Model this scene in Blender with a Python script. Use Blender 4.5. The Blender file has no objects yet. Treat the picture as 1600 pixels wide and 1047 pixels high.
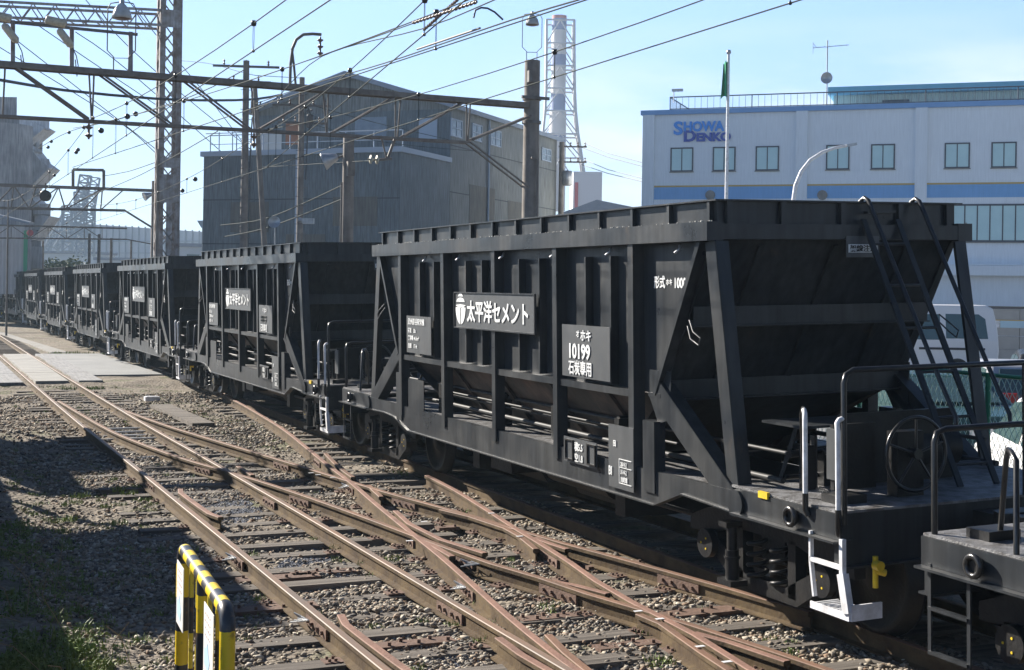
import bpy, math, random
import numpy as np
from mathutils import Vector, Matrix
random.seed(7); rng = np.random.default_rng(7)
SC = bpy.context.scene
COL = SC.collection

# ------------------------------------------------------------------ camera
F, HC, ROLL, H0, TH = 2140.0, 2.534, 0.0155, 450.0, 1.158
RIGHT = Vector((math.sin(TH), -math.cos(TH), 0)); FWD = Vector((math.cos(TH), math.sin(TH), 0)); UP = Vector((0, 0, 1))
CR_, SR_ = math.cos(ROLL), math.sin(ROLL)
cx = RIGHT * CR_ + UP * SR_; cy = UP * CR_ - RIGHT * SR_; cz = -FWD
cam = bpy.data.cameras.new('camera'); cam.sensor_width = 36; cam.lens = F / 1600 * 36
cam.shift_y = -73.5 / 1600; cam.clip_start = 0.1; cam.clip_end = 4000
camo = bpy.data.objects.new('camera', cam); COL.objects.link(camo)
M_ = Matrix(((cx.x, cy.x, cz.x, 0), (cx.y, cy.y, cz.y, 0), (cx.z, cy.z, cz.z, HC), (0, 0, 0, 1)))
camo.matrix_world = M_
SC.camera = camo
# ------------------------------------------------------------------ light
SUNV = Vector((-1.0, 1.8, 1.1)).normalized()          # towards the sun
EL = math.asin(SUNV.z); AZ = math.atan2(SUNV.x, SUNV.y)
SC.view_settings.view_transform = 'Standard'; SC.view_settings.look = 'None'
SC.view_settings.exposure = 1.38; SC.view_settings.gamma = 1
SC.view_settings.use_curve_mapping = False
W = bpy.data.worlds.new('World'); SC.world = W; W.use_nodes = True
nt = W.node_tree; nt.nodes.clear()
wo = nt.nodes.new('ShaderNodeOutputWorld'); bg = nt.nodes.new('ShaderNodeBackground')
sky = nt.nodes.new('ShaderNodeTexSky'); sky.sky_type = 'NISHITA'; sky.sun_disc = False
sky.sun_elevation = EL; sky.sun_rotation = AZ; sky.air_density = 1.0; sky.dust_density = 0.6; sky.ozone_density = 2.0
bg.inputs['Strength'].default_value = 0.1
tc = nt.nodes.new('ShaderNodeTexCoord')
mp = nt.nodes.new('ShaderNodeMapping'); mp.inputs['Scale'].default_value = (2.4, 2.4, 10); mp.inputs['Location'].default_value = (.35, .1, .2)
nz = nt.nodes.new('ShaderNodeTexNoise'); nz.inputs['Scale'].default_value = 1.7; nz.inputs['Detail'].default_value = 7; nz.inputs['Roughness'].default_value = .55
sx = nt.nodes.new('ShaderNodeSeparateXYZ')
nt.links.new(tc.outputs['Generated'], mp.inputs[0]); nt.links.new(mp.outputs[0], nz.inputs['Vector']); nt.links.new(tc.outputs['Generated'], sx.inputs[0])
def mr(src, a, b, c, d, tree=nt):
    n = tree.nodes.new('ShaderNodeMapRange'); n.inputs[1].default_value = a; n.inputs[2].default_value = b
    n.inputs[3].default_value = c; n.inputs[4].default_value = d; tree.links.new(src, n.inputs[0]); return n.outputs[0]
def mth(op, a, b, tree=nt):
    n = tree.nodes.new('ShaderNodeMath'); n.operation = op
    for i, x in enumerate((a, b)):
        if isinstance(x, (int, float)): n.inputs[i].default_value = x
        else: tree.links.new(x, n.inputs[i])
    return n.outputs[0]
# clear winter sky: pale towards the horizon and the sun's side, deeper overhead and behind
rp = nt.nodes.new('ShaderNodeValToRGB'); nt.links.new(sx.outputs['Z'], rp.inputs[0]); el = rp.color_ramp.elements
el[0].position = 0; el[0].color = (.62, .90, 1.15, 1); el[1].position = 1; el[1].color = (.012, .04, .15, 1)
for ps, cc_ in ((.10, (.52, .79, 1.25)), (.21, (.46, .76, 1.40)), (.29, (.15, .36, .80)), (.42, (.035, .11, .32))): e_ = el.new(ps); e_.color = (*cc_, 1)
dt = nt.nodes.new('ShaderNodeVectorMath'); dt.operation = 'DOT_PRODUCT'; nt.links.new(tc.outputs['Generated'], dt.inputs[0]); dt.inputs[1].default_value = Vector((SUNV.x, SUNV.y, 0)).normalized()
gl = mr(dt.outputs['Value'], -.8, .65, 2.1, 4.15)
vm = nt.nodes.new('ShaderNodeVectorMath'); vm.operation = 'SCALE'; nt.links.new(rp.outputs[0], vm.inputs[0]); nt.links.new(gl, vm.inputs['Scale'])
m1 = nt.nodes.new('ShaderNodeMix'); m1.data_type = 'RGBA'; m1.inputs[0].default_value = .9
nt.links.new(sky.outputs[0], m1.inputs[6]); nt.links.new(vm.outputs[0], m1.inputs[7])
cl = mr(nz.outputs[0], .36, .54, 0, 1)
lo = mr(sx.outputs['Z'], .02, .075, 0.2, 1); hi = mr(sx.outputs['Z'], .115, .195, 1, 0)
side = mr(sx.outputs['X'], .36, .50, 0.06, 1)
msk = mth('MULTIPLY', mth('MULTIPLY', cl, hi), mth('MULTIPLY', lo, side))
mixc = nt.nodes.new('ShaderNodeMix'); mixc.data_type = 'RGBA'
nt.links.new(mth('MULTIPLY', msk, .85), mixc.inputs[0]); nt.links.new(m1.outputs[2], mixc.inputs[6]); mixc.inputs[7].default_value = (4.3, 4.55, 4.8, 1)
nt.links.new(mixc.outputs[2], bg.inputs[0]); nt.links.new(bg.outputs[0], wo.inputs[0])
sl = bpy.data.lights.new('sun', 'SUN'); sl.energy = 5.0; sl.angle = math.radians(.5); sl.color = (1, .93, .83)
so = bpy.data.objects.new('sun', sl); COL.objects.link(so); so.rotation_euler = SUNV.to_track_quat('Z', 'Y').to_euler()

# ------------------------------------------------------------------ rays through the photograph, used to survey positions
def ray(u, v):
    a = u - 800; b = v - H0; A = CR_ * a + SR_ * b; B = -SR_ * a + CR_ * b
    return RIGHT * (A / F) + FWD - UP * (B / F)
O_ = Vector((0, 0, HC))
def pD(u, v, d): return O_ + ray(u, v) * d
def pX(u, v, X): r = ray(u, v); return O_ + r * (X / r.x)
def pY(u, v, Y): r = ray(u, v); return O_ + r * (Y / r.y)
def pZ(u, v, Z): r = ray(u, v); return O_ + r * ((Z - HC) / r.z)

# ------------------------------------------------------------------ mesh builder
class MB:
    def __init__(s): s.v = []; s.f = []; s.m = []; s.sm = []
    def add(s, vs, fs, mi=0, sm=False):
        o = len(s.v); s.v += [tuple(p) for p in vs]
        for f in fs: s.f.append([o + i for i in f]); s.m.append(mi); s.sm.append(sm)
        return s
    def box(s, x0, x1, y0, y1, z0, z1, M=None, mi=0):
        vs = [Vector((x, y, z)) for x in (x0, x1) for y in (y0, y1) for z in (z0, z1)]
        if M: vs = [M @ v for v in vs]
        return s.add(vs, [(0, 1, 3, 2), (4, 6, 7, 5), (0, 4, 5, 1), (2, 3, 7, 6), (0, 2, 6, 4), (1, 5, 7, 3)], mi)
    def bar(s, p, q, w, h, up=(0, 0, 1), mi=0):
        p = Vector(p); q = Vector(q); d = (q - p).normalized(); up = Vector(up)
        a = d.cross(up)
        if a.length < 1e-4: a = d.cross(Vector((1, 0, 0)))
        a.normalize(); b = a.cross(d)
        vs = [c + a * (i * w / 2) + b * (j * h / 2) for c in (p, q) for i in (-1, 1) for j in (-1, 1)]
        return s.add(vs, [(0, 1, 3, 2), (4, 6, 7, 5), (0, 4, 5, 1), (2, 3, 7, 6), (0, 2, 6, 4), (1, 5, 7, 3)], mi)
    def tube(s, pts, r, n=8, mi=0, cap=True, closed=False):
        pts = [Vector(p) for p in pts]; rs = r if isinstance(r, (list, tuple)) else [r] * len(pts)
        L = len(pts); rings = []
        ref = None
        for i, p in enumerate(pts):
            if closed: d = pts[(i + 1) % L] - pts[i - 1]
            else: d = pts[min(i + 1, L - 1)] - pts[max(i - 1, 0)]
            d.normalize()
            if ref is None:
                ref = d.cross(Vector((0, 0, 1)))
                if ref.length < .05: ref = d.cross(Vector((1, 0, 0)))
            ref = (ref - d * ref.dot(d)).normalized(); b = d.cross(ref)
            rings.append([p + (ref * math.cos(2 * math.pi * k / n) + b * math.sin(2 * math.pi * k / n)) * rs[i] for k in range(n)])
        vs = [v for R in rings for v in R]; fs = []
        for i in range(L if closed else L - 1):
            j = (i + 1) % L
            for k in range(n): fs.append((i * n + k, i * n + (k + 1) % n, j * n + (k + 1) % n, j * n + k))
        s.add(vs, fs, mi, n > 5)
        if cap and not closed:
            s.add(rings[0], [tuple(range(n))[::-1]], mi); s.add(rings[-1], [tuple(range(n))], mi)
        return s
    def cyl(s, p, q, r, n=12, mi=0): return s.tube([p, q], r, n, mi)
    def lathe(s, prof, n=16, M=None, mi=0):      # prof [(r,z)]
        vs = []; M = M or Matrix()
        for r, z in prof:
            for k in range(n): a = 2 * math.pi * k / n; vs.append(M @ Vector((r * math.cos(a), r * math.sin(a), z)))
        fs = [(i * n + k, i * n + (k + 1) % n, (i + 1) * n + (k + 1) % n, (i + 1) * n + k) for i in range(len(prof) - 1) for k in range(n)]
        return s.add(vs, fs, mi, True)
    def prism(s, poly, t0, t1, fn, mi=0):        # poly [(a,b)], fn(a,b,t)->xyz
        n = len(poly); vs = [fn(a, b, t0) for a, b in poly] + [fn(a, b, t1) for a, b in poly]
        fs = [tuple(range(n)), tuple(range(2 * n - 1, n - 1, -1))] + [(i, i + n, (i + 1) % n + n, (i + 1) % n) for i in range(n)]
        return s.add(vs, fs, mi)
    def mesh(s, name, mats):
        me = bpy.data.meshes.new(name); me.from_pydata(s.v, [], s.f)
        for m in (mats if isinstance(mats, (list, tuple)) else [mats]): me.materials.append(m)
        me.polygons.foreach_set('material_index', s.m); me.polygons.foreach_set('use_smooth', s.sm)
        me.update(); return me
    def obj(s, name, mats, parent=None):
        o = bpy.data.objects.new(name, s.mesh(name, mats)); COL.objects.link(o)
        if parent: o.parent = parent
        return o
def tag(o, label=None, cat=None, group=None, kind=None):
    if label: o['label'] = label
    if cat: o['category'] = cat
    if group: o['group'] = group
    if kind: o['kind'] = kind
    return o
def thing(name, label, cat, loc=(0, 0, 0), rot=(0, 0, 0), group=None):
    o = bpy.data.objects.new(name, None); COL.objects.link(o); o.location = loc; o.rotation_euler = rot
    o.empty_display_size = .3
    return tag(o, label, cat, group)
def copy_tree(o, parent=None, first=True):
    c = o.copy(); COL.objects.link(c)
    if parent: c.parent = parent
    for ch in KIDS.get(o.name, None) or [x for x in o.children]: copy_tree(ch, c, False)
    return c
KIDS = {}

# ------------------------------------------------------------------ materials
def mat(name, col, rough=.7, metal=0., noise=0., scale=8., col2=None, bump=0., bscale=None, streak=0., spec=None, grain=0., detail=5, coords='Object', mapscale=(1, 1, 1), lo_=.35, hi_=.65, rvar=0., spots=None, sthr=.62, sscale=3.):
    m = bpy.data.materials.new(name); m.use_nodes = True; t = m.node_tree; p = t.nodes['Principled BSDF']
    p.inputs['Base Color'].default_value = (*col, 1); p.inputs['Roughness'].default_value = rough; p.inputs['Metallic'].default_value = metal
    if spec is not None: p.inputs['Specular IOR Level'].default_value = spec
    tcn = t.nodes.new('ShaderNodeTexCoord'); mpn = t.nodes.new('ShaderNodeMapping'); mpn.inputs['Scale'].default_value = mapscale
    t.links.new(tcn.outputs[coords], mpn.inputs[0])
    cur = None
    if col2 is not None:
        n = t.nodes.new('ShaderNodeTexNoise'); n.inputs['Scale'].default_value = scale; n.inputs['Detail'].default_value = detail; n.inputs['Roughness'].default_value = .6
        t.links.new(mpn.outputs[0], n.inputs['Vector'])
        r = mr(n.outputs[0], lo_, hi_, 0, 1, t)
        x = t.nodes.new('ShaderNodeMix'); x.data_type = 'RGBA'; t.links.new(r, x.inputs[0]); x.inputs[6].default_value = (*col, 1); x.inputs[7].default_value = (*col2, 1)
        cur = x.outputs[2]
        if rvar: t.links.new(mr(n.outputs[0], .3, .7, rough - rvar, rough + rvar, t), p.inputs['Roughness'])
    if streak:
        mp2 = t.nodes.new('ShaderNodeMapping'); mp2.inputs['Scale'].default_value = (9, 9, .7); t.links.new(tcn.outputs[coords], mp2.inputs[0])
        n = t.nodes.new('ShaderNodeTexNoise'); n.inputs['Scale'].default_value = 1.5; n.inputs['Detail'].default_value = 6; t.links.new(mp2.outputs[0], n.inputs['Vector'])
        h = t.nodes.new('ShaderNodeHueSaturation')
        if cur: t.links.new(cur, h.inputs['Color'])
        else: h.inputs['Color'].default_value = (*col, 1)
        t.links.new(mr(n.outputs[0], .3, .7, 1 - streak, 1 + streak, t), h.inputs['Value']); cur = h.outputs[0]
    if spots:
        n = t.nodes.new('ShaderNodeTexNoise'); n.inputs['Scale'].default_value = sscale; n.inputs['Detail'].default_value = 10; n.inputs['Roughness'].default_value = .7
        mq = t.nodes.new('ShaderNodeMapping'); mq.inputs['Location'].default_value = (3, 5, 7); mq.inputs['Scale'].default_value = (1, 1, .45); t.links.new(tcn.outputs[coords], mq.inputs[0]); t.links.new(mq.outputs[0], n.inputs['Vector'])
        x = t.nodes.new('ShaderNodeMix'); x.data_type = 'RGBA'; t.links.new(mth('MULTIPLY', mr(n.outputs[0], sthr, sthr + .10, 0, 1, t), .75, t), x.inputs[0])
        if cur: t.links.new(cur, x.inputs[6])
        else: x.inputs[6].default_value = (*col, 1)
        x.inputs[7].default_value = (*spots, 1); cur = x.outputs[2]
    if cur: t.links.new(cur, p.inputs['Base Color'])
    if bump:
        n = t.nodes.new('ShaderNodeTexNoise'); n.inputs['Scale'].default_value = bscale or scale * 4; n.inputs['Detail'].default_value = 6
        t.links.new(mpn.outputs[0], n.inputs['Vector'])
        b = t.nodes.new('ShaderNodeBump'); b.inputs['Strength'].default_value = bump; b.inputs['Distance'].default_value = .02
        t.links.new(n.outputs[0], b.inputs['Height']); t.links.new(b.outputs[0], p.inputs['Normal'])
    return m
BLK = mat('black_paint', (.023, .0265, .031), .36, col2=(.044, .0455, .046), scale=1.6, streak=.30, bump=.14, bscale=5, rvar=.1, spec=.28, spots=(.085, .066, .05), sthr=.62, sscale=2.6)
BLKD = mat('black_gear', (.012, .0125, .014), .42, col2=(.024, .023, .022), scale=6, bump=.2, bscale=30, spec=.25)
BLKG = mat('black_gloss', (.012, .013, .015), .28, col2=(.03, .028, .026), scale=12)
PIPE = mat('black_pipe', (.05, .05, .05), .55, spec=.25, col2=(.03, .03, .03), scale=9)
PLATE = mat('plate_paint', (.055, .060, .064), .45, col2=(.075, .078, .08), scale=3, streak=.1)
DECK = mat('deck_steel', (.20, .20, .205), .5, col2=(.06, .055, .05), scale=9, bump=.5, bscale=60)
HOPS = mat('hopper_slope', (.03, .025, .022), .6, col2=(.15, .09, .065), scale=1.8, streak=.3, lo_=.45, hi_=.75)
WHITE = mat('white_paint', (.76, .77, .80), .5, col2=(.52, .52, .52), scale=9, spots=(.25, .2, .16), sthr=.62, sscale=22)
LETW = mat('white_lettering', (.80, .81, .80), .55, col2=(.58, .59, .58), scale=14, spots=(.30, .29, .27), sthr=.60, sscale=30)
YEL = mat('yellow_paint', (.80, .58, .02), .45, col2=(.62, .42, .03), scale=9)
RUST = mat('rail_rust', (.19, .098, .056), .75, col2=(.12, .065, .04), scale=5, bump=.3, bscale=40, mapscale=(1, .25, 1))
RUSTP = mat('rail_pale_rust', (.25, .135, .095), .8, col2=(.16, .085, .06), scale=3, bump=.3, bscale=40)
RSIDE = mat('rail_web', (.12, .085, .045), .85, spec=.2, col2=(.06, .04, .025), scale=4, bump=.3, bscale=30)
RSHINE = mat('rail_worn_head', (.16, .13, .11), .62, spec=.35, col2=(.24, .15, .10), scale=1.6, mapscale=(6, .5, 1))
RPLATE = mat('rusty_plate', (.15, .088, .062), .8, col2=(.11, .065, .045), scale=7, bump=.4, bscale=30)
CONC = mat('concrete', (.30, .29, .27), .9, col2=(.21, .20, .185), scale=2, bump=.4, bscale=25, streak=.1)
CONCP = mat('concrete_pole', (.23, .205, .18), .85, col2=(.15, .13, .115), scale=2.5, bump=.2, streak=.12)
STEELP = mat('gantry_steel', (.19, .17, .15), .6, col2=(.12, .10, .085), scale=4, streak=.1)
STEELD = mat('dark_gantry_steel', (.16, .15, .145), .6, col2=(.09, .075, .06), scale=4)
TOWER = mat('tower_steel', (.30, .30, .31), .7, col2=(.16, .12, .10), scale=2.5, streak=.2)
WIRE = mat('wire', (.045, .055, .048), .7, spec=.1)
WIRED = mat('dark_wire', (.05, .055, .06), .5)
CER = mat('ceramic', (.55, .50, .38), .35, col2=(.4, .36, .28), scale=20)
CERD = mat('brown_ceramic', (.13, .08, .06), .3)
GALV = mat('galvanised', (.45, .46, .47), .4, metal=.5, col2=(.35, .36, .37), scale=9)
LAMPM = mat('lamp_shade', (.48, .50, .50), .4, col2=(.35, .35, .34), scale=6)

def text(body, size, m, parent, M, name='lettering', bold=0., sx_=1., align='LEFT', ext=.002, shear=0, space=1., fat=0.):
    c = bpy.data.curves.new('t', 'FONT'); c.body = body; c.size = size; c.offset = bold; c.extrude = ext; c.align_x = align; c.resolution_u = 3; c.shear = shear; c.space_character = space
    o = bpy.data.objects.new('t', c); COL.objects.link(o); bpy.context.view_layer.update()
    me = bpy.data.meshes.new_from_object(o.evaluated_get(bpy.context.evaluated_depsgraph_get()))
    bpy.data.objects.remove(o); bpy.data.curves.remove(c)
    if fat:
        src = [v.co.copy() for v in me.vertices]; fc = [tuple(p.vertices) for p in me.polygons]; N = len(src); V = []; Fs = []
        for k, (dx, dy) in enumerate(((0, 0), (fat, 0), (0, fat * .7), (fat, fat * .7), (fat * .5, fat * .35))):
            V += [(v.x + dx, v.y + dy, v.z + k * .0004) for v in src]; Fs += [tuple(i + k * N for i in f) for f in fc]
        me2 = bpy.data.meshes.new(name); me2.from_pydata(V, [], Fs); me2.update(); bpy.data.meshes.remove(me); me = me2
    me.name = name; me.materials.clear(); me.materials.append(m); me.transform(M @ Matrix.Diagonal((sx_, 1, 1, 1)))
    r = bpy.data.objects.new(name, me); COL.objects.link(r)
    if parent: r.parent = parent
    return r
# ================================================================== GROUND
def coords(lo, hi, flo, fhi, fine):
    a = list(np.arange(flo, fhi + 1e-6, fine)); x = flo; st = fine
    L = []
    while x > lo: st *= 1.35; x -= st; L.append(max(x, lo))
    x = fhi; st = fine; R = []
    while x < hi: st *= 1.35; x += st; R.append(min(x, hi))
    return np.array(L[::-1] + a + R)
def hills(x, y):
    z = np.zeros_like(x)
    r = np.random.default_rng(3)
    for k in range(26):
        w = r.uniform(.6, 9); a = r.uniform(0, 6.28); p = r.uniform(0, 6.28)
        z += np.sin((x * np.cos(a) + y * np.sin(a)) * w + p) * .010 / (1 + w * .25)
    return z
def gz(x, y):
    x = np.asarray(x, float); y = np.asarray(y, float)
    z = -.180 + hills(x, y) * np.clip(1 - (y - 60) / 40, 0, 1) * np.clip(1 - (np.abs(x) - 12) / 6, 0, 1)
    z += .115 * np.clip((y - 35.3) / 1.2, 0, 1) * np.clip((51.8 - y) / 1.2, 0, 1) * np.clip((7.2 - x) / .6, 0, 1)
    z += .10 * np.clip((1.55 - x) / .5, 0, 1) * (y < 30)                     # path shoulder by the platform
    return z
def sheet(name, xs, ys, zf, m):
    X, Y = np.meshgrid(xs, ys, indexing='ij'); Z = zf(X, Y); n, k = X.shape
    v = np.stack([X, Y, Z], -1).reshape(-1, 3)
    i = np.arange(n - 1)[:, None] * k + np.arange(k - 1)[None]; i = i.ravel()
    q = np.stack([i, i + k, i + k + 1, i + 1], -1)
    me = bpy.data.meshes.new(name); me.vertices.add(len(v)); me.vertices.foreach_set('co', v.ravel())
    me.loops.add(q.size); me.loops.foreach_set('vertex_index', q.ravel().astype(np.int32))
    me.polygons.add(len(q)); me.polygons.foreach_set('loop_start', np.arange(0, q.size, 4, dtype=np.int32))
    me.polygons.foreach_set('use_smooth', np.ones(len(q), bool)); me.update(calc_edges=True); me.materials.append(m)
    o = bpy.data.objects.new(name, me); COL.objects.link(o); return o
def ground_mat():
    m = bpy.data.materials.new('ballast_ground'); m.use_nodes = True; t = m.node_tree; p = t.nodes['Principled BSDF']; p.inputs['Roughness'].default_value = .95
    p.inputs['Specular IOR Level'].default_value = .25
    tc = t.nodes.new('ShaderNodeTexCoord')
    def noise(s, d=6, off=0):
        n = t.nodes.new('ShaderNodeTexNoise'); n.inputs['Scale'].default_value = s; n.inputs['Detail'].default_value = d
        q = t.nodes.new('ShaderNodeMapping'); q.inputs['Location'].default_value = (off, off, 0); t.links.new(tc.outputs['Object'], q.inputs[0]); t.links.new(q.outputs[0], n.inputs['Vector']); return n.outputs[0]
    def mix(f, a, b):
        x = t.nodes.new('ShaderNodeMix'); x.data_type = 'RGBA'
        t.links.new(f, x.inputs[0])
        for i, c in ((6, a), (7, b)):
            if isinstance(c, tuple): x.inputs[i].default_value = (*c, 1)
            else: t.links.new(c, x.inputs[i])
        return x.outputs[2]
    vo = t.nodes.new('ShaderNodeTexVoronoi'); vo.inputs['Scale'].default_value = 17; t.links.new(tc.outputs['Object'], vo.inputs['Vector'])
    hs = t.nodes.new('ShaderNodeSeparateColor'); t.links.new(vo.outputs['Color'], hs.inputs[0])
    peb = mix(hs.outputs[0], (.12, .10, .08), (.29, .25, .20))
    dirt = mix(mr(noise(2.5), .35, .65, 0, 1, t), (.15, .125, .098), (.25, .215, .17))
    c = mix(mr(noise(.9, 5, 7), .42, .56, 0, 1, t), peb, dirt)
    c = mix(mth('MULTIPLY', mr(noise(1.4, 8, 31), .56, .66, 0, 1, t), .55, t), c, (.085, .11, .035))
    t.links.new(c, p.inputs['Base Color'])
    b = t.nodes.new('ShaderNodeBump'); b.inputs['Strength'].default_value = .9; b.inputs['Distance'].default_value = .03
    t.links.new(mth('SUBTRACT', 1.0, vo.outputs['Distance'], t), b.inputs['Height'])
    b2 = t.nodes.new('ShaderNodeBump'); b2.inputs['Strength'].default_value = .6; b2.inputs['Distance'].default_value = .02
    t.links.new(noise(60, 3), b2.inputs['Height']); t.links.new(b.outputs[0], b2.inputs['Normal']); t.links.new(b2.outputs[0], p.inputs['Normal'])
    return m
GROUND = ground_mat()
g = sheet('ground', coords(-900, 900, -1, 9.5, .09), coords(-60, 1500, 5.5, 40, .09), gz, GROUND); tag(g, kind='structure')

# stones of the ballast: one mass nobody could count
def stones(name, pts, size, m, label):
    t = (1 + 5 ** .5) / 2
    ic = np.array([(-1, t, 0), (1, t, 0), (-1, -t, 0), (1, -t, 0), (0, -1, t), (0, 1, t), (0, -1, -t), (0, 1, -t), (t, 0, -1), (t, 0, 1), (-t, 0, -1), (-t, 0, 1)]) / 1.9
    fc = np.array([(0, 11, 5), (0, 5, 1), (0, 1, 7), (0, 7, 10), (0, 10, 11), (1, 5, 9), (5, 11, 4), (11, 10, 2), (10, 7, 6), (7, 1, 8), (3, 9, 4), (3, 4, 2), (3, 2, 6), (3, 6, 8), (3, 8, 9), (4, 9, 5), (2, 4, 11), (6, 2, 10), (8, 6, 7), (9, 8, 1)])
    n = len(pts); V = ic[None] * (1 + rng.uniform(-.45, .38, (n, 12, 1)))
    V = V * np.stack([size * rng.uniform(.8, 1.5, n), size * rng.uniform(.6, 1.1, n), size * rng.uniform(.45, .8, n)], -1)[:, None]
    a = rng.uniform(0, 6.283, n); tl = rng.uniform(-.6, .6, n)
    ct, st = np.cos(tl)[:, None], np.sin(tl)[:, None]; x, y, z = V[..., 0], V[..., 1], V[..., 2]
    y, z = y * ct - z * st, y * st + z * ct
    ca, sa = np.cos(a)[:, None], np.sin(a)[:, None]; x, y = x * ca - y * sa, x * sa + y * ca
    V = np.stack([x, y, z], -1) + pts[:, None]
    Fc = (fc[None] + np.arange(n)[:, None, None] * 12).reshape(-1, 3)
    me = bpy.data.meshes.new(name); me.vertices.add(n * 12); me.vertices.foreach_set('co', V.ravel())
    me.loops.add(Fc.size); me.loops.foreach_set('vertex_index', Fc.ravel().astype(np.int32))
    me.polygons.add(len(Fc)); me.polygons.foreach_set('loop_start', np.arange(0, Fc.size, 3, dtype=np.int32)); me.update(calc_edges=True)
    at = me.attributes.new('tone', 'FLOAT', 'POINT'); at.data.foreach_set('value', np.repeat(rng.random(n), 12).astype(np.float32))
    me.materials.append(m); o = bpy.data.objects.new(name, me); COL.objects.link(o); return tag(o, label, None, None, 'stuff')
def stone_mat(name, cols):
    m = bpy.data.materials.new(name); m.use_nodes = True; t = m.node_tree; p = t.nodes['Principled BSDF']; p.inputs['Roughness'].default_value = .85
    p.inputs['Specular IOR Level'].default_value = .35
    a = t.nodes.new('ShaderNodeAttribute'); a.attribute_name = 'tone'
    r = t.nodes.new('ShaderNodeValToRGB'); r.color_ramp.interpolation = 'CONSTANT'
    while len(r.color_ramp.elements) < len(cols): r.color_ramp.elements.new(.5)
    for i, c in enumerate(cols): r.color_ramp.elements[i].position = i / len(cols); r.color_ramp.elements[i].color = (*c, 1)
    t.links.new(a.outputs['Fac'], r.inputs[0])
    tc = t.nodes.new('ShaderNodeTexCoord'); n = t.nodes.new('ShaderNodeTexNoise'); n.inputs['Scale'].default_value = 45; t.links.new(tc.outputs['Object'], n.inputs['Vector'])
    h = t.nodes.new('ShaderNodeHueSaturation'); t.links.new(r.outputs[0], h.inputs['Color']); t.links.new(mr(n.outputs[0], .3, .7, .75, 1.25, t), h.inputs['Value'])
    t.links.new(h.outputs[0], p.inputs['Base Color']); return m
STONE = stone_mat('ballast_stone', [(.20, .165, .125), (.29, .245, .185), (.15, .125, .10), (.24, .19, .14), (.36, .315, .25), (.22, .15, .10), (.27, .235, .185), (.10, .09, .08), (.22, .20, .17), (.44, .40, .33)])
CHIP = stone_mat('grey_chipping', [(.14, .15, .175), (.21, .22, .245), (.10, .105, .125), (.29, .30, .33)])

SLEEPERS = []          # (x0,x1,y) used to thin the stones
T1Y = list(np.arange(5.6, 36.3, .64)); 
def slp_len(y):
    if 8.5 < y < 13: return 2.25, 5.9
    if 13 <= y < 17.5: return 2.25, 5.4
    if 17.5 <= y < 27: return 2.3, 5.0
    return 2.28, 4.55
for i, y in enumerate(T1Y): a, b = slp_len(y); SLEEPERS.append((a + random.uniform(-.06, .06), b + random.uniform(-.08, .08), y + random.uniform(-.05, .05), random.uniform(-.02, .02)))
SL2 = []
for y in np.arange(5.4, 30, .66): SL2.append(((5.6 if y < 21 else 6.0) + random.uniform(-.1, .1), 8.35, y + random.uniform(-.04, .04), 0))
def scatter(n, x0, x1, y0, y1, dens):
    """positions with density falling off with distance"""
    P = []
    while sum(len(p) for p in P) < n:
        x = rng.uniform(x0, x1, n); y = y0 * (y1 / y0) ** rng.random(n)
        keep = dens(x, y) > rng.random(n); P.append(np.stack([x[keep], y[keep]], -1))
    return np.concatenate(P)[:n]
patch = lambda x, y, s, o: (np.sin(x * s + o) * np.cos(y * s * .8 + o * 2) + np.sin((x + y) * s * .6 + o * 3) + np.sin(x * s * 2.3 - y * s * 1.7 + o)) / 3
SLA = np.array([(a, b, y) for a, b, y, _ in SLEEPERS + SL2])
def on_slp(x, y, w=.10):
    r = np.zeros(len(x), bool)
    for a, b, yy in SLA: r |= (x > a) & (x < b) & (np.abs(y - yy) < w)
    return r
RX = [2.85, 3.98]
def dens(x, y):
    d = np.where(on_slp(x, y), .13, 1.)
    d *= np.where(patch(x, y, 1.3, 2.) > .05, .16, 1.) * np.where((x > 4.3) & (y > 17), .55, 1.)
    d *= np.where((y > 36.3) & (y < 50.2), 0, 1)
    d *= np.where((x < 1.5) & (patch(x, y, 2., 5.) > -.1), .3, 1)
    d *= np.where(np.abs(x - 2.85) < .05, 0, 1) * np.where((np.abs(x - 3.98) < .05), 0, 1)
    return d
p = scatter(98000, .9, 7.2, 6.5, 34, dens); z = gz(p[:, 0], p[:, 1]); sz = (.0075 + .023 * rng.random(len(p)) ** 2.0) * (1 + (p[:, 1] > 20) * .3)
os_ = on_slp(p[:, 0], p[:, 1])
stones('ballast_stones', np.stack([p[:, 0], p[:, 1], z + sz * .25 + os_ * .02 + rng.random(len(p)) ** 3 * .02], -1), sz, STONE, 'brown and grey ballast stones lying between the rails')
p = scatter(26000, 3.0, 3.86, 8, 24, lambda x, y: np.where(on_slp(x, y), .25, 1) * (patch(x, y, .9, 1.) > -.15))
stones('fine_chippings', np.stack([p[:, 0], p[:, 1], gz(p[:, 0], p[:, 1]) + .004], -1), rng.uniform(.006, .013, len(p)), CHIP, 'fine blue grey stone chippings between the two nearest rails')

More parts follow.
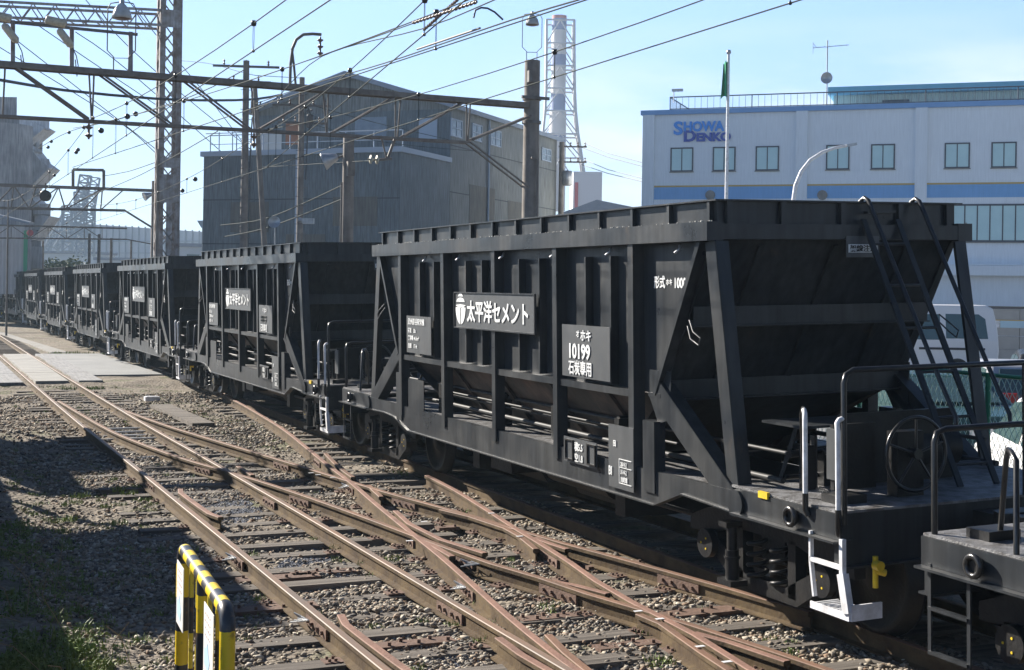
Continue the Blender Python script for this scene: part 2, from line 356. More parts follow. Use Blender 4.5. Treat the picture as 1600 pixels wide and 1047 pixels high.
# ------------------------------------------------------------------ rails
PROF = [(-.033, -.006), (-.027, 0), (.027, 0), (.033, -.006), (.033, -.036), (.009, -.044), (.008, -.128), (.060, -.140), (.060, -.152), (-.060, -.152), (-.060, -.140), (-.008, -.128), (-.009, -.044), (-.033, -.036)]
def smooth(pts, step=.5):
    pts = [np.array(p, float) for p in pts]
    P = [pts[0]]
    for i in range(len(pts) - 1):
        p0 = pts[max(i - 1, 0)]; p1 = pts[i]; p2 = pts[i + 1]; p3 = pts[min(i + 2, len(pts) - 1)]
        n = max(1, int(np.linalg.norm(p2 - p1) / step))
        for k in range(1, n + 1):
            t = k / n; P.append(.5 * ((2 * p1) + (-p0 + p2) * t + (2 * p0 - 5 * p1 + 4 * p2 - p3) * t * t + (-p0 + 3 * p1 - 3 * p2 + p3) * t ** 3))
    return P
def rail(name, pts, parent, top=RUST, z=0., sm=True):
    P = smooth(pts) if sm else [np.array(p, float) for p in pts]; mb = MB(); n = len(PROF); vs = []
    for i, p in enumerate(P):
        d = P[min(i + 1, len(P) - 1)] - P[max(i - 1, 0)]; d = d / np.linalg.norm(d); nx, ny = d[1], -d[0]
        zz = z + (p[2] if len(p) > 2 else 0)
        vs += [(p[0] + a * nx, p[1] + a * ny, b + zz) for a, b in PROF]
    fs = [(i * n + k, (i + 1) * n + k, (i + 1) * n + (k + 1) % n, i * n + (k + 1) % n) for i in range(len(P) - 1) for k in range(n)]
    mb.add(vs, fs); mb.add(vs[:n], [tuple(range(n))]); mb.add(vs[-n:], [tuple(range(n))[::-1]])
    nf = len(P) - 1
    for i in range(nf):
        for k in range(n): mb.m[i * n + k] = 1 if k in (0, 1, 2) else 0
    return mb.obj(name, [RSIDE, top], parent)
WOOD = mat('sleeper_wood', (.18, .155, .13), .9, col2=(.055, .046, .038), scale=2.2, bump=.6, bscale=14, mapscale=(.6, 6, 6), streak=0)
SLM = [MB().add(*(lambda b: (b.v, b.f))(MB().box(-.5, .5, -.105, .105, -.12, 0))).mesh('sleeper', WOOD)]
def sleeper(par, a, b, y, r, z=-.150):
    if not SLM[1:]:
        pass
    o = bpy.data.objects.new('sleeper', SLM[0]); COL.objects.link(o); o.parent = par; o.location = ((a + b) / 2, y, z + random.uniform(-.012, .006)); o.scale = (b - a, random.uniform(.85, 1.1), 1); o.rotation_euler = (random.uniform(-.02, .02), 0, r)
bump_pl = MB(); bump_pl.box(-.17, .17, -.07, .07, 0, .014)
for dx in (-.13, -.085, .085, .13):
    for dy in (-.035, .035): bump_pl.cyl((dx, dy, .012), (dx, dy, .034), .012, 6)
PLM = bump_pl.mesh('tie_plate', RPLATE)
def tie(par, x, y, rz=0, s=1., z=-.152):
    o = bpy.data.objects.new('tie_plate', PLM); COL.objects.link(o); o.parent = par; o.location = (x, y, z); o.rotation_euler = (0, 0, rz); o.scale = (s, s, 1)
fp = MB(); fp.box(.012, .032, -.28, .28, -.125, -.045); fp.box(-.032, -.012, -.28, .28, -.125, -.045)
for yy in (-.2, -.08, .08, .2):
    fp.cyl((-.055, yy, -.085), (.055, yy, -.085), .017, 6)
FPM = fp.mesh('fishplate', RPLATE)
def fish(par, x, y, rz=0.):
    o = bpy.data.objects.new('fishplate', FPM); COL.objects.link(o); o.parent = par; o.location = (x, y, 0); o.rotation_euler = (0, 0, rz)
def bond(par, x, y, rz=0.):
    mb = MB()
    for k in range(4):
        r_ = random.Random(k); mb.tube([(-.06, -.16, -.03), (-.09 - .02 * k, -.06 + .03 * k, -.02 - .02 * k), (-.05, .03, -.05 - .01 * k), (-.10, .12, -.03), (-.06, .2, -.06)], .006, 5)
    o = mb.obj('bond_wire', GALV, par); o.location = (x, y, 0); o.rotation_euler = (0, 0, rz)

A_ = [(2.70, 130), (2.72, 67), (2.75, 45), (2.78, 27), (2.84, 20), (2.88, 14), (2.90, 10), (2.92, 6), (2.94, -6)]
T1 = thing('railway_track', 'nearer railway track with two worn brown rails running past the barrier', 'railway track')
rail('rail', A_, T1, RSHINE); rail('rail', [(x + 1.0 + .13 * min(1, max(0, (40 - y) / 25)), y) for x, y in A_], T1, RSHINE)
for a, b, y, r in SLEEPERS: sleeper(T1, a, b, y, r)
for y in np.arange(51, 72, .68): sleeper(T1, 2.3, 4.4, y, 0)
for y in T1Y[::3]:
    for x in (2.88, 3.99): tie(T1, x, y)
for x, y in ((2.87, 12.9), (2.87, 18.0), (4.03, 10.3), (3.98, 16.2), (2.9, 10.2)): fish(T1, x, y)
bond(T1, 2.87, 10.35); bond(T1, 2.87, 12.9)
for x, y in ((3.02, 15.9), (3.02, 9.0)): rail('check_rail', [(x + .05, y + 1.2), (x, y + .9), (x + .03, y - .7), (x + .09, y - 1.0)], T1, RUSTP, -.005)
T2 = thing('railway_track', 'farther railway track in shade that carries the black hopper wagons', 'railway track')
rail('rail', [(-2.0, 150), (2.6, 119), (5.2, 101), (6.35, 88), (6.65, 76), (6.665, 60), (6.665, 20), (6.665, -12)], T2, RUST); rail('rail', [(-1.0, 150.5, .03), (3.7, 119.4, .03), (6.3, 101.2, .03), (7.48, 88.1, .03), (7.78, 76, .03), (7.795, 60, .03), (7.795, 20, .03), (7.795, -12, .03)], T2, RSHINE)
for a, b, y, r in SL2: sleeper(T2, a, b, y, r, -.148)
XO = thing('railway_crossover', 'rust red scissors crossover joining the two railway tracks', 'railway crossover')
Cc = [(2.88, 30.4), (3.09, 25.), (3.27, 22.7), (3.60, 20.2), (3.84, 19.), (4.12, 17.6), (4.38, 16.), (4.60, 14.3), (4.78, 12.7), (4.93, 11.6), (5.09, 10.9), (5.20, 10.2), (5.34, 9.6), (5.47, 8.95), (5.62, 8.1), (5.8, 6.5), (5.95, 3.)]
Ee = [(3.82, 28.6), (4.16, 25.), (4.39, 23.2), (4.76, 20.6), (5.0, 18.9), (5.2, 17.4), (5.40, 16.), (5.60, 14.9), (5.76, 14.), (5.88, 13.1), (6.0, 12.3), (6.14, 11.6), (6.31, 10.7), (6.45, 9.9), (6.58, 9.0)]
Dd = [(6.55, 31.5), (6.42, 29), (6.25, 26.6), (6.0, 23.6), (5.68, 20.9), (5.42, 18.8), (5.22, 17.), (4.98, 15.2), (4.77, 13.5), (4.59, 12.), (4.42, 10.8), (4.26, 9.7), (4.13, 8.6), (4.05, 7.6)]
D2 = [(6.37, 17.3), (6.26, 16.), (6.03, 14.3), (5.87, 13.2), (5.77, 12.4), (5.63, 11.4), (5.49, 10.6), (5.40, 9.8), (5.33, 8.7), (5.20, 7.8), (5.1, 6.6), (5.05, 3)]
rail('rail', Cc, XO, RUST, -.001); rail('rail', Ee, XO, RUST, -.002); rail('rail', Dd, XO, RUSTP, .001); rail('rail', D2, XO, RUSTP, .0015)
def G0(u, v): p = pZ(u, v, 0); return (p.x, p.y)
WING = [[(689, 795), (735, 806), (790, 824), (812, 836), (838, 857)], [(618, 797), (640, 817), (690, 842), (758, 863)], [(857, 990), (885, 1018), (921, 1047)],
        [(650, 836), (676, 850), (707, 868)], [(576, 757), (596, 775)], [(779, 994), (815, 1020), (862, 1047)], [(998, 957), (1034, 972), (1098, 1017), (1141, 1045)],
        [(836, 838), (862, 848), (887, 856)], [(372, 727), (395, 741)], [(862, 905), (900, 912), (950, 925)], [(508, 706), (530, 728), (552, 744)], [(1085, 985), (1140, 1000), (1230, 1030)]]
for i, w in enumerate(WING): rail('check_rail', [G0(*q) for q in w], XO, RUSTP if i % 2 else RUST, -.003 - .0007 * i)
def along(P, y):
    for a, b in zip(P, P[1:]):
        if b[1] <= y <= a[1]: t = (y - b[1]) / (a[1] - b[1]); return b[0] + (a[0] - b[0]) * t, math.atan2(-(a[0] - b[0]), a[1] - b[1])
for P in (Cc, Ee, Dd, D2):
    for a, b, y, r in SLEEPERS[3:36]:
        q = along(P, y)
        if q and y < 19 and random.random() < .8: tie(XO, q[0], y, q[1], 1.05)
for P, y in ((Dd, 17.0), (Dd, 11.), (Dd, 13.4), (Cc, 12.2), (Cc, 10.6), (Cc, 16.2), (Ee, 10.6), (Ee, 15.6), (Ee, 19.4), (Dd, 19.6), (D2, 12.), (Cc, 9.2), (Cc, 19.3)):
    q = along(P, y); fish(XO, q[0], y, q[1])
for P, y in ((Dd, 17.), (Dd, 11.), (Cc, 11.9)): q = along(P, y); bond(XO, q[0], y, q[1])
# slide plates and brackets between crossing rails
for u, v, w, d_ in ((435, 903, .75, .2), (430, 950, .7, .2), (640, 1006, .7, .16), (735, 822, .8, .14), (985, 880, 1.0, .16), (1080, 958, .9, .2), (505, 895, .6, .15), (860, 965, .55, .16), (1005, 1006, .8, .15), (570, 806, .7, .12)):
    p = pZ(u, v, -.15); mb = MB(); mb.box(-w / 2, w / 2, -d_ / 2, d_ / 2, -.02, .012)
    for k in range(6): mb.cyl((-w / 2 + w * (k + .5) / 6, (-1) ** k * d_ * .25, .01), (-w / 2 + w * (k + .5) / 6, (-1) ** k * d_ * .25, .038), .015, 6)
    o = mb.obj('slide_plate', RPLATE, XO); o.location = p
for i, (u, v) in enumerate(((486, 739), (520, 746), (497, 742), (768, 802), (812, 838), (997, 955), (1031, 967), (1094, 1010), (1136, 1034), (640, 845), (663, 815))):
    p = pZ(u, v, .003); mb = MB(); mb.box(-.035, .035, -.018, .018, 0, .0025); o = mb.obj('paint_mark', WHITE, XO); o.location = p
# loose things in the four foot
p = pZ(237, 626, -.12); mb = MB(); mb.box(-.16, .16, -.12, .12, 0, .09); mb.box(-.13, .13, -.09, .09, .09, .1); o = mb.obj('cable_pit_cover', WHITE); o.location = p
tag(o, 'small white box at the end of the timber board beside the track', 'track box')
mb = MB(); a = pZ(250, 634, -.13); b = pZ(318, 664, -.13); mb.bar(a, b, .42, .07); o = mb.obj('timber_board', WOOD); tag(o, 'long flat brown board lying on the ballast between the two tracks', 'board')
mb = MB()
for k, (y, w) in enumerate(((25.6, .9), (25.0, .9), (24.4, .8), (23.9, .9))): mb.bar((3.05, y, -.13), (3.05 + w, y + .03, -.13), .06, .03)
o = mb.obj('point_rod', GALV); tag(o, 'grey point rods lying across the nearer track at the switch', 'point rods')

# ------------------------------------------------------------------ level crossing
ASPH = mat('pale_asphalt', (.26, .265, .265), .85, col2=(.19, .195, .195), scale=.7, bump=.4, bscale=50, lo_=.3, hi_=.7)
PAN = mat('crossing_panel', (.30, .29, .265), .8, col2=(.22, .215, .20), scale=1.5, bump=.3, bscale=20)
PANW = mat('crossing_timber', (.27, .27, .27), .85, col2=(.16, .16, .165), scale=2, bump=.4, mapscale=(8, .6, 1))
mb = MB(); xL = -14
mb.prism([(4.55, 38.9), (6.45, 38.9), (6.15, 50.5), (4.55, 50.5)], -.3, -.022, lambda a, b, t: (a, b, t)); mb.prism([(xL, 36.9), (2.0, 36.9), (2.0, 50.5), (xL, 50.5)], -.3, -.022, lambda a, b, t: (a, b, t))
o = mb.obj('road', ASPH); tag(o, kind='structure')
for (x0, x1, y0, y1, m, lab) in ((2.90, 3.70, 36.6, 50.3, PAN, 'pale concrete crossing slab lying between the two nearer rails'),
        (3.95, 4.55, 36.6, 50.3, PANW, 'grey timber crossing strip along the far rail of the nearer track'), (2.02, 2.58, 36.2, 50.3, PANW, 'grey timber crossing strip on the near side of the nearer track')):
    mb = MB(); n = 4
    for k in range(n): L = (y1 - y0) / n; mb.box(x0, x1, y0 + k * L + .02, y0 + (k + 1) * L - .02, -.16, -.012 + .002 * (k % 2))
    o = mb.obj('crossing_slab', m); tag(o, lab, 'crossing slab')
mb = MB(); P_ = [(4.9, 51), (5.6, 51), (5.0, 62), (4.3, 75), (3.9, 75), (4.5, 62)]
mb.prism(P_, -.2, -.14, lambda a, b, t: (a, b, t)); o = mb.obj('path', mat('path_concrete', (.26, .25, .235), .9, col2=(.19, .18, .16), scale=3)); tag(o, kind='structure')
# car park beyond the train
mb = MB(); mb.box(9.9, 60, -30, 70, -.30, -.10); o = mb.obj('parking_lot', ASPH); tag(o, kind='structure')
# platform behind and beside the camera, and an unseen station building shaped to cast the shade on the left
mb = MB(); mb.box(-7, .15, -25, 40, -.3, .92); mb.box(.15, .20, -25, 40, .84, .92); o = mb.obj('platform', CONC); tag(o, kind='structure')
st = thing('station_building', 'unseen low station building left of view, shaped to cast the foreground shade', 'building')
MB().box(-6.5, -2.9, 17, 34, .9, 3.35).obj('wall', CONC, st)
MB().box(-7, -2.15, 16.6, 34.2, 3.35, 3.5).obj('roof', STEELD, st)
MB().box(-3.2, -.63, 16.7, 21.3, 3.42, 3.56).obj('canopy', STEELD, st)
MB().box(-3.0, -.38, 26.1, 30.4, 3.42, 3.56).obj('canopy', STEELD, st)
MB().box(-1.6, -1.05, 24.2, 26.1, 2.7, 3.3).obj('shade_block', STEELD, st)  # unseen block added to cast the step in the shadow edge
for y in (17.2, 20.8, 26.6, 30): MB().box(-.85, -.72, y - .06, y + .06, .92, 3.42).obj('post', STEELD, st)
# ================================================================== HOPPER WAGON (local: y along the track, ladder end at -y, lit side at -x)
GRIT = mat('grit', (.5, .49, .44), .9, col2=(.2, .2, .18), scale=40)
def bogie(par, yc):
    b = thing('bogie', None, None, (0, yc, 0)); b.parent = par
    if 'category' in b: del b['category']
    for dy in (-.80, .80):
        ws = MB()
        for sx_ in (-1, 1):
            M = Matrix.Translation((sx_ * .565, dy, .43)) @ Matrix.Rotation(math.pi / 2 * sx_, 4, 'Y')
            ws.lathe([(0, -.03), (.10, -.06), (.14, -.04), (.33, -.02), (.38, -.06), (.46, -.07), (.46, -.045), (.43, -.04), (.425, .06), (.38, .06), (.34, .02), (.16, .01), (.10, .06), (0, .06)], 32, M)
        ws.cyl((-.55, dy, .43), (.55, dy, .43), .07, 12)
        ws.obj('wheelset', BLKD, b)
    for sx_ in (-1, 1):
        x0, x1 = (-1.03, -.93) if sx_ < 0 else (.93, 1.03)
        fr = MB()
        top = [(-1.12, .50), (-1.12, .62), (-.85, .72), (-.35, .78), (.35, .78), (.85, .72), (1.12, .62), (1.12, .50), (.88, .52), (.42, .62), (-.42, .62), (-.88, .52)]
        low = [(-1.0, .50), (-.72, .50), (-.28, .27), (.28, .27), (.72, .50), (1.0, .50), (.42, .15), (-.42, .15)]
        for pl in (top, low): fr.prism(pl, x0, x1, lambda a, b_, t: (t, a, b_))
        for yy in (-.36, .36): fr.box(x0, x1, yy - .05, yy + .05, .2, .64)
        fr.obj('side_frame', BLKD, b)
        for dy in (-.8, .8):
            ax = MB(); xo = -1.06 if sx_ < 0 else 1.06
            ax.box(min(x0, xo * .97), max(x1, xo * .97), dy - .11, dy + .11, .32, .54); ax.cyl((xo * .9, dy, .43), (xo * 1.03, dy, .43), .12, 18)
            for k in range(3): a = 2.1 * k; ax.cyl((xo * 1.03, dy + .05 * math.cos(a), .43 + .05 * math.sin(a)), (xo * 1.035, dy + .05 * math.cos(a), .43 + .05 * math.sin(a)), .009, 6, mi=1)
            ax.obj('axle_box', [BLKD, YEL], b)
        for yy in (-.16, .16):
            sp = MB(); pts = [(sx_ * .99 + .075 * math.cos(t), yy + .075 * math.sin(t), .24 + t / 6.283 * .085) for t in np.linspace(0, 6.283 * 4, 44)]
            sp.tube(pts, .019, 6); sp.obj('spring', BLKD, b)
    for sx_ in (-1, 1):
        dp = MB(); x = sx_ * 1.14; dp.cyl((x, .30, .22), (x, .30, .47), .055, 12); dp.cyl((x, .30, .45), (x, .30, .68), .042, 12); dp.box(x - .08, x + .08, .20, .40, .19, .235); dp.box(x - .09, x + .06, .24, .36, .66, .70); dp.cyl((x, .30, .40), (x, .30, .42), .066, 12)
        dp.obj('damper', BLKD, b)
    MB().box(-.95, .95, -.16, .16, .42, .62).obj('bolster', BLKD, b)
    return b
def wagon(label, loc):
    w = thing('hopper_wagon', label, 'hopper wagon', loc, (0, -.0255, 0), 'black coal hopper wagons coupled in one long train')
    HW, Z0, Z1 = 1.22, 1.65, 2.96
    for s in (-1, 1):
        P = [(-4.24, Z1), (4.24, Z1), (3.42, Z0), (-3.42, Z0)]
        MB().prism(P, s * HW, s * (HW - .012), lambda a, b, t: (t, a, b)).obj('side_wall', BLK, w)
        for y in (3.25, 1.68, .11, -1.46, -3.03):
            MB().box(min(s * HW, s * 1.335), max(s * HW, s * 1.335), y - .048, y + .048, .87, Z1).obj('side_post', BLK, w)
        for y in (2.58, 2.07, 1.01, .52, -.51, -1.02, -2.07, -2.58):
            MB().box(min(s * HW, s * 1.30), max(s * HW, s * 1.30), y - .014, y + .014, Z0 + .03, Z1 - .10).obj('stiffener', BLK, w)
        r_ = MB(); r_.box(min(s * 1.20, s * 1.355), max(s * 1.20, s * 1.355), -4.345, 4.345, 2.958, 3.112); r_.obj('top_rail', BLK, w)
        ys = [3.25, 1.68, .11, -1.46, -3.03]; ld = MB()
        for a, b in zip(ys, ys[1:]): ld.box(min(s * 1.2, s * 1.31), max(s * 1.2, s * 1.31), b + .05, a - .05, 1.63, 1.665); ld.box(min(s * 1.295, s * 1.31), max(s * 1.295, s * 1.31), b + .05, a - .05, 1.60, 1.63)
        for q in (-1, 1): ld.box(min(s * 1.2, s * 1.31), max(s * 1.2, s * 1.31), min(q * 3.3, q * 3.5) + (0 if q < 0 else .0), max(q * 3.3, q * 3.5), 1.63, 1.665)
        ld.obj('ledge', BLK, w)
        # side sill with raised ends
        pf = [(-4.66, 1.0), (-4.66, .83), (-4.15, .85), (-3.86, .86), (-3.40, .70), (3.02, .69), (3.55, .82), (3.95, .84), (4.66, .83), (4.66, 1.0), (3.4, .99), (-3.4, .99)]
        MB().prism(pf, s * 1.31, s * 1.27, lambda a, b, t: (t, a, b)).obj('side_sill', BLK, w)
        fl = MB(); lo = pf[1:9]
        for a, b in zip(lo, lo[1:]): fl.bar((s * 1.29, a[0], a[1]), (s * 1.29, b[0], b[1]), .085, .012)
        fl.obj('sill_flange', BLK, w)
        MB().box(min(s * .75, s * 1.27), max(s * .75, s * 1.27), -4.6, 4.6, .965, .985).obj('walkway_plate', DECK, w)
        # sloping hopper floor seen through the lower side
        hp = MB(); hp.prism([(-3.42, 1.645), (3.42, 1.645), (2.4, .93), (-2.4, .93)], 0, .012, lambda a, b, t: (s * (HW - (1.645 - b) * .78) - s * t, a, b))
        for y in (-2.3, -1.0, .35, 1.7): hp.bar((s * 1.21, y, 1.64), (s * .70, y, .96), .07, .10, (0, 1, 0))
        hp.obj('hopper_floor', HOPS, w)
        # pipes with their clamps
        for k, (z, x, rr, ya, yb) in enumerate(((1.30, .98, .017, -4.9, 3.9), (1.20, 1.02, .014, -3.3, 3.7), (1.10, 1.06, .024, -4.95, 3.9), (1.25, 1.08, .012, -2.4, 2.2))):
            MB().cyl((s * x, ya, z), (s * x, yb, z), rr, 8).obj('pipe', PIPE, w)
        for y in (2.35, .55, -.95, -2.35, -4.2): mb = MB(); mb.box(min(s * .94, s * 1.12), max(s * .94, s * 1.12), y - .045, y + .045, .985, 1.34); mb.cyl((s * .96, y, 1.33), (s * 1.10, y, 1.33), .035, 10); mb.obj('pipe_clamp', BLKD, w)
        for q in (-1, 1):
            yy = q * 3.33; MB().box(min(s * 1.22, s * 1.33), max(s * 1.22, s * 1.33), yy - .10, yy + .10, .80, 1.42).obj('channel_post', BLK, w)
            # corner posts
            cp = MB(); cp.bar((s * 1.275, q * 4.27, 2.955), (s * 1.275, q * 4.60, .95), .012, .15, (0, 1, 0)); cp.bar((s * 1.216, q * 4.345, 2.955), (s * 1.216, q * 4.675, .95), .118, .012, (0, 1, 0)) ; cp.obj('corner_post', BLK, w)
            up = MB(); up.bar((s * 1.16, q * 4.17, 2.955), (s * 1.16, q * 3.42, 1.66), .30, .014, (0, 1, 0)); up.bar((s * 1.20, q * 4.10, 2.955), (s * 1.20, q * 3.35, 1.66), .02, .14, (0, 1, 0)); up.bar((s * 1.31, q * 4.15, 2.955), (s * 1.31, q * 3.40, 1.66), .012, .05, (0, 1, 0)); up.obj('upper_brace', BLK, w)
            lw = MB(); lw.bar((s * 1.30, q * 3.40, 1.70), (s * 1.30, q * 4.58, .92), .014, .19, (0, 1, 0)); lw.bar((s * 1.24, q * 3.49, 1.76), (s * 1.24, q * 4.66, .98), .13, .014, (0, 1, 0)); lw.bar((s * 1.24, q * 3.31, 1.64), (s * 1.24, q * 4.50, .86), .13, .014, (0, 1, 0)); lw.obj('lower_brace', BLK, w)
            gs = MB(); gs.prism([(q * 3.25, 1.86), (q * 3.62, 1.86), (q * 3.60, 1.45), (q * 3.40, 1.40), (q * 3.25, 1.62)], s * 1.262, s * 1.27, lambda a, b, t: (t, a, b)); gs.obj('gusset', BLK, w)
            pn = MB(); pn.cyl((s * 1.27, q * 4.69, .91), (s * 1.335, q * 4.69, .91), .105, 24); pn.obj('jacking_pad', BLK, w)
            hk = MB(); hk.tube([(s * 1.30, q * 3.98, 2.31), (s * 1.34, q * 4.10, 2.22), (s * 1.33, q * 4.20, 2.17)], .007, 6); hk.tube([(s * 1.30, q * 3.95, 2.26), (s * 1.34, q * 4.06, 2.16), (s * 1.33, q * 4.17, 2.11), (s * 1.33, q * 4.19, 2.16)], .007, 6); hk.obj('rope_hook', PLATE, w)
            mb = MB(); mb.cyl((s * 1.32, q * 5.46, .93), (s * 1.35, q * 5.46, .93), .055, 18); mb.tube([(s * 1.36, q * 5.46 + .06 * math.cos(t), .93 + .06 * math.sin(t)) for t in np.linspace(0, 6.28, 17)[:-1]], .02, 8, closed=True); mb.obj('tow_ring', BLKG, w)
            ed = MB(); ed.box(min(s * 1.25, s * 1.31), max(s * 1.25, s * 1.31), min(q * 4.67, q * 5.98), max(q * 4.67, q * 5.98), .84, 1.02); ed.box(min(s * 1.2, s * 1.37), max(s * 1.2, s * 1.37), min(q * 4.67, q * 5.98), max(q * 4.67, q * 5.98), .822, .838); ed.obj('deck_channel', BLK, w)
        for y in (2.45, 1.3, .0, -1.3, -2.5, -3.75): mb = MB(); mb.tube([(s * 1.25, y, 2.93), (s * 1.28, y - .05, 2.90), (s * 1.30, y, 2.87)], .012, 6); mb.obj('lashing_eye', GALV, w)
    # ends
    for q in (-1, 1):
        MB().box(-1.20, 1.20, min(q * 4.20, q * 4.34), max(q * 4.20, q * 4.34), 2.97, 3.095).obj('end_rail', BLK, w)
        sh = MB(); sh.prism([(-HW, 0), (HW, 0), (HW, 1), (-HW, 1)], 0, .012, lambda a, b, t: (a, q * (4.22 - (1 - b) * .85) + q * t, 1.62 + b * 1.36))
        sh.prism([(-HW, 0), (HW, 0), (HW * .8, -1), (-HW * .8, -1)], 0, .012, lambda a, b, t: (a, q * (3.37 + b * 1.2) + q * t, 1.62 + b * .65))
        sh.obj('end_slope', BLK, w)
        es = MB()
        for z in (2.28, 1.64): y = 4.22 - (2.98 - z) / 1.36 * .85; es.box(-HW, HW, min(q * y, q * (y + .12)), max(q * y, q * (y + .12)), z - .02, z + .02); es.bar((-HW, q * (y + .127), z + .058), (HW, q * (y + .127), z + .058), .012, .16, (0, 0, 1))
        [es.box(-HW, HW, min(q * (4.22 - (2.98 - z) / 1.36 * .85 + .12), q * (4.22 - (2.98 - z) / 1.36 * .85 + .17)), max(q * (4.22 - (2.98 - z) / 1.36 * .85 + .12), q * (4.22 - (2.98 - z) / 1.36 * .85 + .17)), z - .035, z - .024) for z in (2.28, 1.64)]; es.obj('end_stiffener', BLK, w)
        for x in (-.75, 0, .75): MB().bar((x, q * 4.20, 2.93), (x, q * 3.44, 1.70), .05, .05, (1, 0, 0)).obj('stiffener', BLK, w)
        dk = MB(); dk.box(-1.30, 1.30, min(q * 4.6, q * 5.97), max(q * 4.6, q * 5.97), 1.022, 1.04); dk.obj('deck', DECK, w)
        hb = MB(); hb.box(-1.30, 1.30, min(q * 5.9, q * 5.96), max(q * 5.9, q * 5.96), .66, 1.02); hb.box(-1.30, 1.30, min(q * 5.88, q * 6.02), max(q * 5.88, q * 6.02), .645, .66); hb.obj('headstock', BLK, w)
        cu = MB(); cu.box(-.11, .11, min(q * 5.9, q * 6.25), max(q * 5.9, q * 6.25), .78, .96); cu.prism([(-.15, 6.2), (.17, 6.2), (.20, 6.38), (.08, 6.46), (.02, 6.36), (-.1, 6.36), (-.17, 6.46), (-.2, 6.3)], .73, 1.0, lambda a, b, t: (a, q * b, t)); cu.obj('coupler', BLKD, w)
        hs = MB(); hs.tube([(.35, q * 5.97, .80), (.36, q * 6.15, .62), (.33, q * 6.33, .50), (.30, q * 6.42, .55)], .022, 8); hs.obj('brake_hose', BLKD, w)
        bogie(w, q * 4.65)
        # deck machinery
        cyl_ = MB(); cyl_.cyl((-.15, q * 4.95, 1.28), (.55, q * 4.95, 1.28), .17, 20); cyl_.cyl((-.35, q * 4.95, 1.28), (-.15, q * 4.95, 1.28), .05, 10); cyl_.box(-.1, .5, min(q * 4.85, q * 5.05), max(q * 4.85, q * 5.05), 1.04, 1.12); cyl_.obj('brake_cylinder', BLKD, w)
        lv = MB(); lv.box(-.95, -.87, min(q * 5.0, q * 5.1), max(q * 5.0, q * 5.1), 1.04, 1.38); lv.box(-.72, -.62, min(q * 4.9, q * 5.0), max(q * 4.9, q * 5.0), 1.04, 1.32); lv.cyl((-1.0, q * 4.95, 1.30), (-.3, q * 4.95, 1.34), .03, 8); lv.cyl((-1.02, q * 4.92, 1.12), (.9, q * 4.92, 1.12), .02, 8)
        lv.tube([(-.75, q * 5.05, 1.32), (-.6, q * 5.15, 1.36), (-.5, q * 5.2, 1.2), (-.5, q * 5.2, 1.05)], .03, 8); lv.cyl((-.85, q * 5.05, 1.05), (-.85, q * 5.05, 1.45), .028, 8); lv.obj('valve_gear', BLKG, w)
        tb = MB(); tb.prism([(-.95, 4.5), (.15, 4.5), (.15, 5.05), (-.95, 5.05)], 1.50, 1.52, lambda a, b, t: (a, q * b, t)); tb.bar((-.85, q * 4.6, 1.04), (-.75, q * 4.7, 1.5), .03, .03); tb.bar((-.5, q * 5.0, 1.04), (-.3, q * 4.95, 1.5), .03, .03); tb.obj('step_plate', BLK, w)
        for s in (-1, 1):
            mb = MB(); mb.box(min(s * .9, s * 1.15), max(s * .9, s * 1.15), min(q * 5.55, q * 5.75), max(q * 5.55, q * 5.75), 1.04, 1.1); mb.obj('valve_foot', BLKD, w)
    # coaming
    for s in (-1, 1):
        cm = MB(); cm.box(min(s * 1.20, s * 1.212), max(s * 1.20, s * 1.212), -4.28, 4.28, 3.112, 3.28); cm.box(min(s * 1.185, s * 1.262), max(s * 1.185, s * 1.262), -4.33, 4.33, 3.28, 3.292); cm.obj('coaming', BLK, w)
        cm = MB(); cm.box(-1.2, 1.2, min(s * 4.268, s * 4.28), max(s * 4.268, s * 4.28), 3.095, 3.28); cm.box(-1.185, 1.185, min(s * 4.24, s * 4.33), max(s * 4.24, s * 4.33), 3.2795, 3.2925); cm.obj('coaming', BLK, w)
        for k in range(14): y = -4.2 + k * .646; MB().box(min(s * 1.212, s * 1.252), max(s * 1.212, s * 1.252), y - .02, y + .02, 3.112, 3.279).obj('coaming_rib', BLK, w)
        for x in (-.6, 0, .6, 1.12, -1.12): MB().box(x - .025, x + .025, min(s * 4.28, s * 4.32), max(s * 4.28, s * 4.32), 3.096, 3.279).obj('coaming_rib', BLK, w)
    # underframe
    MB().box(-.28, .28, -5.9, 5.9, .66, .92).obj('centre_sill', BLKD, w)
    ub = MB(); ub.cyl((-.7, -1.6, .60), (-.7, -.2, .60), .17, 16); ub.box(-1.0, -.6, .4, 1.0, .45, .75); ub.cyl((-.9, 1.3, .62), (-.9, 3.0, .62), .03, 8); ub.cyl((-.8, -3.2, .55), (-.8, 3.2, .52), .025, 8); ub.box(-.9, .9, 1.6, 1.8, .35, .9); ub.box(-.9, .9, -2.1, -1.9, .35, .9); ub.obj('brake_rigging', BLKD, w)
    for sy in (-1.2, 1.2): mb = MB(); mb.prism([(-.95, .95), (.95, .95), (.55, .32), (-.55, .32)], sy - .8, sy + .8, lambda a, b, t: (a, t, b)); mb.obj('discharge_chute', BLKD, w)
    # --- plates and lettering on both sides
    lets = {}
    for s in (-1, 1):
        xf = s * 1.348; MT = lambda y, z, x=xf, s=s: Matrix.Translation((x + s * .006, y, z)) @ Matrix(((0, 0, s, 0), (s, 0, 0, 0), (0, 1, 0, 0), (0, 0, 0, 1)))
        # text direction: seen from -x, text runs towards -y
        ff = 1 if s < 0 else -1      # plate y positions mirrored so the plates read the same from either side
        pb = lambda name, y0, y1, z0, z1, m=PLATE, x=None, th=.008: MB().box(min(xf, xf + s * -th), max(xf, xf + s * -th), min(ff * y0, ff * y1), max(ff * y0, ff * y1), z0, z1).obj(name, m, w)
